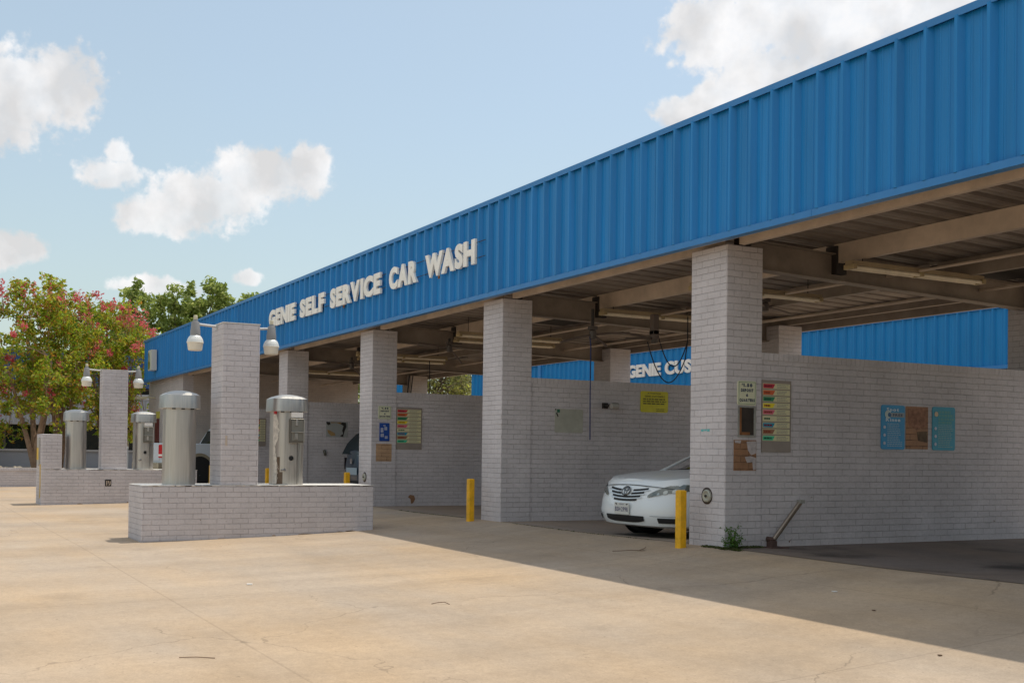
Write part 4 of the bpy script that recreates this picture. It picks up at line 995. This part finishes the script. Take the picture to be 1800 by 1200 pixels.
        for xc, zc, rr in ((.58, .603, .018), (.66, .628, .026), (.75, .645, .024)):
            mb.add([(s_*(xc+rr*math.cos(u)), c.front(xc+rr*math.cos(u))+push(zc+rr*math.sin(u))+.009, zc+rr*math.sin(u)) for u in [2*math.pi*k/14 for k in range(14)]], [tuple(range(14))])
        mb.build('lamp_bowl', mat('lamp_bowl', (.42, .45, .43), .2, .5), hl, xf)
        mb = MB(); mb.box(s_*.80-.09, s_*.80+.09, -1.38, -1.30, .93, 1.04); 
        mb = MB(); mb.cbox(*sorted((s_*.86, s_*.99)), -1.86, -1.76, .90, .99, .02); mb.build('mirror', WHITEP, t, xf)
    # hood shut line
    mb = MB(); strip(mb, c, -.74, .74, lambda X: .712-.04*abs(X/.74)**2.0-.004, lambda X: .712-.04*abs(X/.74)**2.0+.004, lambda q: push(q)+.010, n=24); mb.build('hood_line', mat('gap_dark', (.03, .035, .04), .6), b, xf)
    # plate
    mb = MB(); yp = c.front(0)+.012; mb.box(-.155, .155, yp-.004, yp+.006, .325, .475); pl = mb.build('licence_plate', mat('plate_white', (.62, .62, .58), .5), t, xf)
    mb = MB(); text_mb(mb, 'BSH·2998', (.135, yp+.0075, .362), (-1, 0, 0), UZ, .27, .062, off=.02); text_mb(mb, 'TEXAS', (.05, yp+.0075, .446), (-1, 0, 0), UZ, .10, .018); mb.build('lettering', mat('plate_ink', (.05, .05, .14), .6), pl, xf)
    mb = MB(); mb.quad((.10, yp+.0075, .445), (.135, yp+.0075, .455), (.13, yp+.0075, .468), (.095, yp+.0075, .460)); mb.quad((-.10, yp+.0075, .445), (-.135, yp+.0075, .455), (-.13, yp+.0075, .468), (-.095, yp+.0075, .460)); mb.build('plate_mark', DARK, pl, xf)
    mb = MB(); mb.box(-.74, .74, -4.4, -.62, .13, .30); mb.build('underside', BLACK, t, xf)
    for yy in (-.95, -3.72):
        for s_ in (1, -1):
            mb = MB(); mb.lathe([(.385, 0), (.385, s_*.004)], (s_*.905, yy, .345), 28, 'x'); mb.build('wheel_arch', BLACK, b, xf)
            wheel(t, s_*.805, yy, .325, .21, s_, xf, BLACK)
    return t
sedan(-2.11, .17, -.05, .965, .90)

# dark blue rounded hatchback further along, seen from its tail
def hatchback(x, y, z):
    t = thing('hatchback', (x, y, z), 'dark blue rounded hatchback parked in the bay left of the third pillar', 'car')
    xf = place(x, y, z, math.pi, 1, 1); c = Car(.88, -4.3, 0, .5, .5, 2.6)
    zt = [(-4.3, .85), (-3.2, .95), (0, .98)]
    NAVY = mat('navy_paint', (.008, .025, .05), .3, coat=.4)
    mb = MB(); body_shell(mb, c, [(0, .92, -.12, 0), (.1, .97, -.03, 0), (.35, 1, 0, 0), (.7, 1.0, -.02, 0), (1, .97, -.06, 0)], .2, zt, .03); mb.build('body', NAVY, t, xf)
    def gh(zz, yf, yr, hw): return [(hw*.6, yf, zz), (hw*.93, yf-.12, zz), (hw, yf-.35, zz), (hw, yr+.3, zz), (hw*.8, yr, zz), (-hw*.8, yr, zz), (-hw, yr+.3, zz), (-hw, yf-.35, zz), (-hw*.93, yf-.12, zz), (-hw*.6, yf, zz)]
    mb = MB(); mb.loft([gh(.95, -.08, -3.3, .85), gh(1.15, -.16, -3.0, .80), gh(1.35, -.32, -2.7, .70), gh(1.52, -.62, -2.4, .56), gh(1.60, -1.0, -2.1, .40)]); mb.build('roof', mat('frame_brown', (.022, .015, .013), .85, spec=.05), t, xf)
    mb = MB(); mb.loft([[(s_*w_, yy, zz) for s_, w_ in ((1, w), (-1, w))]+[(-w, yy-.01, zz), (w, yy-.01, zz)] for zz, yy, w in ((.93, -.055, .70), (1.15, -.145, .64), (1.33, -.29, .54), (1.45, -.48, .42))]); mb.build('rear_window', mat('tail_glass', (.006, .014, .018), .35, spec=.08), t, xf)
    mb = MB(); strip(mb, c, -.3, .3, .52, .66, lambda q: .008); mb.build('number_plate', mat('plate_pale', (.30, .38, .44), .5), t, xf)
    mb = MB(); mb.box(-.05, .05, .0, .012, .74, .84); mb.build('badge', CHROME, t, xf)
    for s_ in (1, -1):
        mb = MB(); strip(mb, c, s_*.62, s_*.86, .62, .86, lambda q: .008); mb.build('tail_light', mat('tail_red', (.10, .008, .008), .3), t, xf)
        for yy in (-.8, -3.4): wheel(t, s_*.78, yy, .31, .2, s_, xf, BLACK)
    mb = MB(); strip(mb, c, -.7, .7, .28, .40, lambda q: .008); mb.build('bumper_insert', BLACK, t, xf)
    return t
hatchback(-12.65, .72, -.02)

# white pickup, tail to the street
def pickup(x, y, z, rz, sc):
    t = thing('pickup_truck', (x, y, z), 'white pickup truck with tan wheel flares seen from behind between the vacuums', 'truck')
    xf = place(x, y, z, rz, sc, sc*1.08)
    W_ = mat('truck_white', (.62, .68, .74), .3, coat=.4); TN = mat('flare_tan', (.30, .26, .18), .5)
    # local: tail at y=0, nose at +5.8
    mb = MB(); mb.prism([(-.98, .55), (-.98, 1.02), (-.95, 1.28), (.95, 1.28), (.98, 1.02), (.98, .55)], 'y', .02, 2.0); b = mb.build('bed', W_, t, xf, bevel=.02)
    mb = MB(); mb.box(-.80, .80, .12, 1.9, 1.24, 1.285); mb.build('bed_opening', BLACK, b, xf)
    mb = MB(); mb.prism([(-.96, .5), (-.98, 1.0), (-.95, 1.2), (.95, 1.2), (.98, 1.0), (.96, .5)], 'y', 2.03, 5.75); b2_ = mb.build('cab_body', W_, t, xf, bevel=.03)
    rings = []
    for zz, ya, yb, w in ((1.18, 2.06, 4.6, .93), (1.28, 2.10, 4.45, .91), (1.60, 2.28, 4.0, .80), (1.78, 2.42, 3.7, .72)):
        rings.append([(w, ya+.05, zz), (w, yb-.1, zz), (w*.85, yb, zz), (-w*.85, yb, zz), (-w, yb-.1, zz), (-w, ya+.05, zz), (-w*.85, ya, zz), (w*.85, ya, zz)])
    mb = MB(); mb.loft(rings); cb = mb.build('cab', W_, t, xf, sharp=20)
    mb = MB()
    for s_ in (1, -1):
        mb.add([(s_*(.921), 2.30, 1.22), (s_*.92, 3.2, 1.24), (s_*.795, 3.1, 1.66), (s_*.80, 2.46, 1.64)], [(0, 1, 2, 3)]); mb.add([(s_*(.921), 3.28, 1.24), (s_*.92, 4.2, 1.26), (s_*.795, 3.7, 1.66), (s_*.80, 3.2, 1.66)], [(0, 1, 2, 3)])
    mb.add([(-.72, 2.085, 1.27), (.72, 2.085, 1.27), (.62, 2.31, 1.68), (-.62, 2.31, 1.68)], [(0, 1, 2, 3)])
    vv = mb; vv.build('window', GLASS, cb, xf)
    mb = MB(); mb.cbox(-.18, .18, 2.34, 2.44, 1.76, 1.83, .01); mb.build('brake_light', mat('brake_red', (.65, .01, .01), .3), cb, xf)
    mb = MB(); mb.prism([(-.95, .50), (-.95, .72), (.95, .72), (.95, .50)], 'y', -.14, .10); mb.build('bumper', mat('bumper_tan', (.42, .38, .28), .4, .4), t, xf, bevel=.03)
    mb = MB(); mb.box(-.78, .78, .0, .03, .78, 1.24); mb.build('tailgate', W_, b, xf)
    for s_ in (1, -1):
        mb = MB(); mb.cbox(*sorted((s_*.72, s_*.99)), -.012, .16, .86, 1.23, .015); tl = mb.build('tail_light', mat('tail_light_red', (.55, .008, .015), .25, coat=.5), t, xf)
        mb = MB(); mb.cbox(*sorted((s_*.73, s_*.995)), -.016, .15, .90, .96, .008); mb.build('reverse_lamp', LETTERW, tl, xf)
        for yy in (1.25, 4.75):
            mb = MB(); mb.lathe([(.50, 0), (.50, s_*.012), (.43, s_*.014)], (s_*.975, yy, .50), 30, 'x'); mb.build('wheel_flare', TN, b if yy < 2 else b2_, xf)
            mb = MB(); mb.lathe([(.43, 0), (.43, s_*.004)], (s_*.987, yy, .48), 30, 'x'); mb.build('wheel_arch', BLACK, b if yy < 2 else b2_, xf)
            wheel(t, s_*.85, yy, .36, .24, s_, xf, BLACK, rimm=mat('rim_dark', (.10, .10, .10), .5, .5))
    mb = MB(); mb.box(-.8, .8, .1, 5.5, .35, .6); mb.build('chassis', BLACK, t, xf)
    return t
pickup(-22.9, -1.22, gz(-22.5, -.8), R_(13), .86)

# ------------------------------------------------------------------ buildings, planter and trees to the left
t = thing('shop_building', (-42, 0, 0), 'low shop with white ribbed awning, dark windows and blue roof edge beyond the trees', 'building')
zg = gz(-42, -3)-.2
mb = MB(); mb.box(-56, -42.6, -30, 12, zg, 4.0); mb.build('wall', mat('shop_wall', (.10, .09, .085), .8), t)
mb = MB(); mb.box(-42.6, -42.2, -30, 5, zg, .88); mb.build('low_wall', mat('low_wall_grey', (.24, .26, .30), .7), t)
mb = MB(); mb.box(-42.62, -42.1, -30, 5, .88, .96); mb.build('sill', mat('sill_white', (.36, .37, .39), .7), t)
for y in (-9, -7, -5.1, -3.2, -1.3, .6, 2.5, 4.4): mb = MB(); mb.box(-42.5, -42.35, y, y+.10, .96, 1.95); mb.build('mullion', mat('mullion', (.10, .09, .09), .5), t)
mb = MB(); mb.box(-42.59, -42.55, -30, 5, .96, 1.95); mb.build('window', GLASS, t)
mb = MB(); mb.box(-42.54, -42.52, 1.05, 1.8, 1.05, 1.75); mb.build('window_poster', mat('poster', (.35, .28, .20), .6, noise=.5, nscale=4), t)
ribbed_pts = MB()
for i in range(int(35/.18)):
    y = -30+i*.18; ribbed_pts.box(-41.2, -41.16, y, y+.12, 1.98, 3.05)
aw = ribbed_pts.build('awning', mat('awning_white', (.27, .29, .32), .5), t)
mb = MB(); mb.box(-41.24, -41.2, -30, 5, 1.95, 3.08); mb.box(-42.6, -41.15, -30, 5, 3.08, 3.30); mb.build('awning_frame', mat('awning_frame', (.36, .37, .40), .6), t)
mb = MB(); mb.box(-43, -41.8, -30, 6, 3.6, 5.0); mb.build('blue_fascia', mat('navy_panel', (.012, .05, .16), .5), t)
for y in (-4.35, 3.3): mb = MB(); mb.box(-41.5, -41.1, y, y+.55, zg, 1.95+1.1); mb.build('column', mat('column_grey', (.20, .20, .21), .8), t)

t = thing('planter_wall', (-26, -4, 0), 'low grey painted brick planter wall at the left edge below the flowering trees', 'wall')
zb = gz(-26, -4.4)
mb = MB(); mb.box(-26.3, -26, -16, 1.0-1.9, zb-.3, .33); mb.build('base', BR, t)
mb = MB(); mb.box(-26.33, -25.97, -16, 1.0-1.9, .33, .405); mb.build('cap', BRC, t)
sl2 = MB(); sl2.box(-36, -26.31, -16, -1.0, zb-.3, .30); tag(sl2.build('planting_bed', mat('mulch', (.10, .075, .055), .9, noise=.4, nscale=8)), 'brown bark mulch behind the low wall', kind='structure')
mb = MB()
rnd = random.Random(21)
for i in range(260):
    x = rnd.uniform(-34, -26.6); y = rnd.uniform(-9, -1.2); r = rnd.uniform(.04, .12)
    mb.lathe([(r, -r*.2), (r*.8, r*.5), (r*.3, r*.75)], (x, y, .30), 5)
tag(mb.build('gravel', mat('pale_stone', (.42, .36, .28), .9, noise=.2)), 'pale stones strewn over the planting bed', 'stones', kind='stuff')
t = thing('pipe_post', (-29.5, -1.0, 0), 'thin pale pipe post beside the far vacuum', 'post')
mb = MB(); mb.tube([(-29.5, -.62, -.2), (-29.5, -.62, 1.02)], .055, 10); mb.lathe([(.06, 1.0), (.05, 1.06), (.01, 1.08)], (-29.5, -.62, 0), 10); mb.build('tube', mat('pale_grey_post', (.45, .47, .50), .6), t)

LEAF_A = mat('leaf_crape', (.1, .1, .1), .5, perleaf=[(.10, .17, .012), (.25, .38, .02), (.38, .50, .03), (.56, .52, .04), (.16, .27, .018), (.50, .24, .035), (.44, .40, .04)])
LEAF_B = mat('leaf_oak', (.1, .1, .1), .5, perleaf=[(.14, .20, .04), (.30, .38, .08), (.45, .52, .14), (.20, .27, .05), (.62, .64, .22)])
LEAF_C = mat('leaf_olive', (.1, .1, .1), .5, perleaf=[(.16, .18, .06), (.34, .33, .14), (.46, .43, .20), (.25, .27, .07), (.58, .62, .12)])
BLOOM = mat('bloom', (.1, .1, .1), .6, perleaf=[(.66, .04, .10), (.74, .16, .18), (.56, .05, .08), (.78, .30, .28), (.64, .16, .06)])
def leaf_mesh(name, m, parent, pts, size, seed, up=.3):
    rnd = random.Random(seed); vs = []; fs = []
    for (p, s_) in pts:
        n = Vector((rnd.gauss(0, 1), rnd.gauss(0, 1), rnd.gauss(0, 1)+up)).normalized(); a = n.orthogonal().normalized(); a.rotate(Matrix.Rotation(rnd.uniform(0, 6.28), 3, n)); b = n.cross(a)
        l = size*s_*rnd.uniform(.7, 1.3); w = l*rnd.uniform(.4, .6); p = Vector(p)
        k = len(vs); vs += [p-a*l*.5, p+b*w*.5+n*l*.08, p+a*l*.5, p-b*w*.5+n*l*.08]; fs.append((k, k+1, k+2, k+3))
    mb = MB(); mb.add(vs, fs); mb.uvs = 1
    return mb.build(name, m, parent, recalc=False)
def clump_tree(name, label, loc, stems, clumps, leaf, nper, lsize, bark, seed, group=None, bloom=None, spread=.55, cat='tree'):
    """stems: list of polylines with radius; clumps: (centre, radius). leaves fill shells of the clumps, leaving gaps between"""
    rnd = random.Random(seed); t = thing(name, loc, label, cat, group)
    mb = MB(); O = Vector(loc)
    for pts, r0, r1 in stems:
        n = len(pts); mb.tube([O+Vector(p) for p in pts], [r0+(r1-r0)*i/(n-1) for i in range(n)], 7)
    # limbs to every clump
    for (c, r) in clumps:
        best = min(stems, key=lambda s_: (Vector(s_[0][-1])-Vector(c)).length); a = Vector(best[0][-1]); 
        if rnd.random() < .5 and len(best[0]) > 2: a = Vector(best[0][-2])
        b = Vector(c); m_ = a.lerp(b, .5)+Vector((rnd.uniform(-.2, .2), rnd.uniform(-.2, .2), rnd.uniform(-.1, .2)))*r
        mb.tube([O+a, O+m_, O+b], [best[2]*.8, best[2]*.5, best[2]*.2], 5)
        for q in range(3):
            d = Vector((rnd.gauss(0, 1), rnd.gauss(0, 1), rnd.gauss(.3, 1))).normalized()*r*.9; mb.tube([O+b, O+b+d], [best[2]*.2, best[2]*.06], 4, caps=False)
    mb.uvs = 1; mb.build('trunk', bark, t)
    pts = []
    for (c, r) in clumps:
        k = int(nper*(r**2)); 
        subs = [(Vector(c)+Vector((rnd.gauss(0, 1), rnd.gauss(0, 1), rnd.gauss(0, .8)))*r*spread, r*rnd.uniform(.22, .45)) for _ in range(11)]
        for i in range(k):
            sc_, sr = rnd.choice(subs); d = Vector((rnd.gauss(0, 1), rnd.gauss(0, 1), rnd.gauss(0, 1))).normalized()*sr*(rnd.random()**.45)
            pts.append((O+sc_+d, 1))
    leaf_mesh('crown', leaf, t, pts, lsize, seed+1)
    if bloom:
        bp = []
        for (c, r, k) in bloom:
            for i in range(k):
                d = Vector((rnd.gauss(0, 1), rnd.gauss(0, 1), rnd.gauss(0, 1)))*r*.5; bp.append((O+Vector(c)+d, 1))
        leaf_mesh('blossom', BLOOM, t, bp, lsize*.75, seed+2)
    return t
def crape(x, y, zb, seed, label, rad=1.35, ztop=5.9, lean=0, zlow=1.9, nb=16):
    rnd = random.Random(seed); stems = []; tips = []
    for i in range(5):
        a = rnd.uniform(0, 6.28); r = rnd.uniform(.35, .9)*rad; h = rnd.uniform(2.6, 3.8)
        p = [(0, 0, 0), (math.cos(a)*.12, math.sin(a)*.12+lean*.2, .7), (math.cos(a)*r*.45, math.sin(a)*r*.45+lean*.5, 1.6), (math.cos(a)*r*.8, math.sin(a)*r*.8+lean, h)]
        stems.append((p, .11, .035)); tips.append(p[-1])
    clumps = []
    for i in range(30):
        a = rnd.uniform(0, 6.28); rr = rad*math.sqrt(rnd.random()); zz = rnd.uniform(zlow, ztop-zb-.35)
        k = 1-.45*smst(.6*(ztop-zb), ztop-zb, zz); clumps.append(((math.cos(a)*rr*k, math.sin(a)*rr*k+lean, zz), rnd.uniform(.42, .72)))
    bl = []
    for i in range(nb):
        c, r = rnd.choice(clumps); d = Vector((rnd.uniform(.2, 1), rnd.gauss(0, .6), rnd.uniform(-.1, 1))).normalized()*r*1.1; bl.append((Vector(c)+d, rnd.uniform(.10, .17), rnd.randint(26, 60)))
    for i in range(22):
        a = rnd.uniform(0, 6.28); rr = rad*.85*math.sqrt(rnd.random()); zt_ = ztop-zb+rnd.uniform(-.55, .25)-.5*(rr/rad)
        for q in range(5): bl.append(((math.cos(a)*rr+rnd.gauss(0, .03), math.sin(a)*rr+lean+rnd.gauss(0, .03), zt_-q*.09), .05+.01*q, 3+q))
        stems.append(([(math.cos(a)*rr*.9, math.sin(a)*rr*.9+lean, zt_-.9), (math.cos(a)*rr, math.sin(a)*rr+lean, zt_)], .010, .004))
    return clump_tree('crape_myrtle', label, (x, y, zb), stems, clumps, LEAF_A, 1050, .125, BARK, seed, 'flowering trees behind the planter wall', bl)
crape(-28.4, -3.45, .28, 11, 'leftmost flowering tree with thick forked trunk above the planter wall', 1.5, 6.05, -.35, 1.05, 16)
crape(-30.2, -2.55, .28, 23, 'middle flowering tree with paired slim trunks, behind the far brick island pier', 1.4, 6.05, 0, 1.3, 20)
crape(-31.2, -.95, .20, 37, 'rightmost flowering tree with the most pink blossom, beside the blue fascia end', 1.45, 5.95, .25, 1.3, 34)
crape(-30.5, -6.6, .28, 41, 'flowering tree mostly outside the left edge of the picture', 1.35, 5.9, 0, 1.9, 12)

def big_tree(name, label, x, y, h, rad, zlow, leaf, seed, ncl=24, lsize=.24, nper=520, bark=BARKD, crmin=.8, crmax=1.4, group=None, spots=None):
    rnd = random.Random(seed); zb = 0
    stems = []
    for i in range(4):
        a = i*1.57+rnd.uniform(-.5, .5); r = rad*.5
        stems.append(([(0, 0, 0), (.1, 0, h*.22), (math.cos(a)*r*.4, math.sin(a)*r*.4, h*.42), (math.cos(a)*r, math.sin(a)*r, h*.65)], h*.028, h*.008))
    clumps = spots or []
    if not spots:
        for i in range(ncl):
            a = rnd.uniform(0, 6.28); zz = rnd.uniform(zlow, h*.93); k = math.sqrt(max(.1, 1-((zz-h*.6)/(h*.48))**2)); rr = rad*k*math.sqrt(rnd.random())
            clumps.append(((math.cos(a)*rr, math.sin(a)*rr, zz), rnd.uniform(crmin, crmax)))
    return clump_tree(name, label, (x, y, zb), stems, clumps, leaf, nper, lsize, bark, seed, group)
def sp(x0, lst): return [((random.uniform(-1.2, 1.2), y-x0, z), r*1.3) for (y, z, r) in lst]
# tree whose open crown shows above the far end of the fascia; Y,Z of its boughs
big_tree('oak_tree', 'spreading green tree with open crown above the far left end of the blue fascia', -50, 4.6, 10, 3.6, 3.5, LEAF_B, 51,
   spots=sp(4.6, [(3.3, 8.6, .62), (3.0, 7.7, .85), (2.2, 7.0, .8), (3.9, 7.1, .95), (5.2, 8.2, .8), (4.6, 8.5, .45), (6.0, 7.9, .75), (5.4, 7.0, .8), (6.4, 6.8, .85), (7.3, 9.0, .72), (7.9, 8.5, .8), (7.2, 8.1, .7), (7.6, 7.3, .9), (8.8, 8.2, .7), (3.4, 6.0, .9), (2.4, 5.8, .9), (4.6, 5.6, .8), (5.6, 5.5, .9), (6.8, 6.0, .8), (1.2, 6.6, .7), (9.4, 8.0, .6), (4.0, 5.0, .9), (2.0, 4.9, .8)]), nper=620, lsize=.27)
big_tree('oak_tree', 'second green tree further right behind the fascia, low crown', -50, 11.5, 9.5, 3.4, 3.5, LEAF_B, 53, spots=sp(11.5, [(9.6, 7.6, .9), (10.8, 8.0, 1.0), (12.0, 8.2, .9), (10.2, 6.8, 1.0), (13.0, 7.6, 1.0), (11.6, 6.8, 1.1)]), nper=620, lsize=.27)
for i, (x, y, h, lab) in enumerate(((-44, 16.0, 8.5, 'olive green tree seen under the roof, left of the far blue panel'), (-45, 19.5, 9, 'olive green tree seen under the roof, touching the far blue panel'), (-47, 23, 9, 'olive green tree hidden mostly behind the second building')  )):
    big_tree('live_oak', lab, x, y, h, 3.3, .6, LEAF_C, 60+i, 32, .20, 300, crmin=.9, crmax=1.4, group='trees beyond the bays')
# distant belt of trees closing the view at the left and behind
for i, (x, y, h) in enumerate(((-75, -14, 8), (-78, -6, 8.5), (-80, 3, 8), (-82, 12, 8.5), (-80, 30, 9), (-70, 40, 9))):
    big_tree('distant_tree', ['distant tree beyond the shop, leftmost', 'distant tree beyond the shop, second from the left', 'distant tree beyond the shop, behind the middle', 'distant tree behind the long fascia, left', 'distant tree behind the second building, left', 'distant tree behind the second building, right'][i], x, y, h, 4.2, 1, LEAF_B, 80+i, 16, .5, 160, crmin=1.2, crmax=1.9)

b3 = thing('blue_canopy', (-43, 13, 0), 'small far blue panelled canopy glimpsed just right of the third pillar above the wall', 'canopy')
ribbed(-43.8, -38.99, 13.0, 3.2, 4.43, BLUEFAR, b3, 'fascia_panel')
mb = MB(); mb.box(-43.8, -39, 13.08, 13.5, 4.25, 4.4); mb.build('roof', DECK, b3)
for x in (-43.5, -39.4): mb = MB(); mb.box(x, x+.3, 13.1, 13.4, -.2, 4.25); mb.build('post', TANSHADE, b3)
# ------------------------------------------------------------------ weeds and litter
t = thing('weed', (.06, .04, 0), 'small leafy green weed growing at the foot of the biggest pillar', 'plant')
rnd = random.Random(5); st = MB(); lv = []
for i in range(15):
    a = rnd.uniform(0, 6.28); r = rnd.uniform(.02, .15); h = rnd.uniform(.06, .27); p0 = Vector((.07, .05, -.01)); p2 = p0+Vector((abs(math.cos(a))*r*.8, math.sin(a)*r*1.2, h)); p1 = p0.lerp(p2, .5)+Vector((0, 0, .03))
    st.tube([p0, p1, p2], [.003, .0025, .0015], 4)
    for q in range(17):
        f = rnd.uniform(.25, 1); b = p0.lerp(p2, f)+Vector((rnd.gauss(0, .018), rnd.gauss(0, .018), rnd.gauss(0, .012))); lv.append((b, 1))
st.uvs = 1; st.build('stem', mat('stem_green', (.12, .16, .04), .6), t)
leaf_mesh('foliage', mat('leaf_weed', (.1, .1, .1), .5, perleaf=[(.05, .13, .02), (.10, .22, .03), (.07, .16, .02)]), t, lv, .034, 8)
def grass(label, x0, x1, y0, y1, n, h, seed):
    rnd = random.Random(seed); vs = []; fs = []
    for i in range(n):
        x = rnd.uniform(x0, x1); y = rnd.uniform(y0, y1); z = gz(x, y); a = rnd.uniform(0, 6.28); l = rnd.uniform(.4, 1)*h; w = .0035
        k = len(vs); d = Vector((math.cos(a), math.sin(a), 0)); e = Vector((-d.y, d.x, 0))*w; p = Vector((x, y, z-.003))
        vs += [p-e, p+e, p+d*l*.5+Vector((0, 0, l*.7))+e*.6, p+d*l+Vector((0, 0, l*.75))]; fs.append((k, k+1, k+2, k+3))
    mb = MB(); mb.add(vs, fs); mb.uvs = 1; o = mb.build('grass', mat('grass_blade', (.1, .1, .1), .6, perleaf=[(.04, .06, .015), (.09, .12, .03), (.13, .13, .05)]), None, recalc=False)
    return tag(o, label, 'grass', kind='stuff')
grass('low tuft of grass along the foot of the biggest pillar', -.30, .30, -.06, -.01, 420, .035, 1)
grass('low tuft of grass around the weed at the biggest pillar corner', .01, .12, -.08, .42, 520, .04, 2)
grass('sparse grass in the floor joint in front of the second bay', -8.6, -5.9, -.02, .05, 300, .02, 3)
grass('sparse grass in the floor joint before the white car', -4.5, -1.3, -.03, .04, 260, .018, 4)
DRYW = mat('dry_twig', (.16, .10, .06), .8)
def twig(x, y, pts, label, r=.006):
    z = gz(x, y)+.006; t = thing('twig', (x, y, z), label, 'twig'); mb = MB()
    for pl in pts: mb.tube([(x+a, y+b, z+c) for a, b, c in pl], r, 5)
    mb.build('stick', DRYW, t)
twig(-.62, -.62, [[(-.12, -.25, 0), (-.05, -.05, .01), (0, .15, 0), (.05, .32, .006)], [(-.02, .0, .005), (-.10, .14, .02), (-.16, .2, .03)]], 'forked dry twig lying in the shade left of the weed', .0035)
twig(1.02, -3.66, [[(-.03, -.05, 0), (0, 0, .012), (.0, .05, .012), (.05, .07, 0)]], 'small curled twig in the middle of the sunlit concrete', .003)
twig(2.25, -5.85, [[(-.05, -.09, 0), (0, 0, .004), (.06, .10, 0)]], 'short straight twig on the sunlit concrete at lower left', .0028)
def scrap(x, y, s_, label, m):
    z = gz(x, y)+.002; t = thing('litter_scrap', (x, y, z), label, 'litter'); mb = MB(); mb.prism([(x-s_, y-s_*.6), (x+s_*.8, y-s_), (x+s_, y+s_*.5), (x-s_*.3, y+s_)], 'z', z, z+.006); mb.build('paper', m, t)
PW_ = mat('paper_white', (.75, .74, .70), .8)
scrap(-.95, -4.62, .03, 'white paper scrap on the sunlit concrete left of centre', PW_)
scrap(1.6, -7.0, .012, 'tiny white scrap near the lower left of the concrete', PW_)
scrap(3.35, -1.35, .012, 'small dark leaf in the shade at lower right', DRYW)
scrap(4.6, -2.1, .012, 'small dark leaf near the shadow edge at far lower right', DRYW)
scrap(2.6, -1.0, .02, 'pale wrapper in the shade before the near bay', PW_)
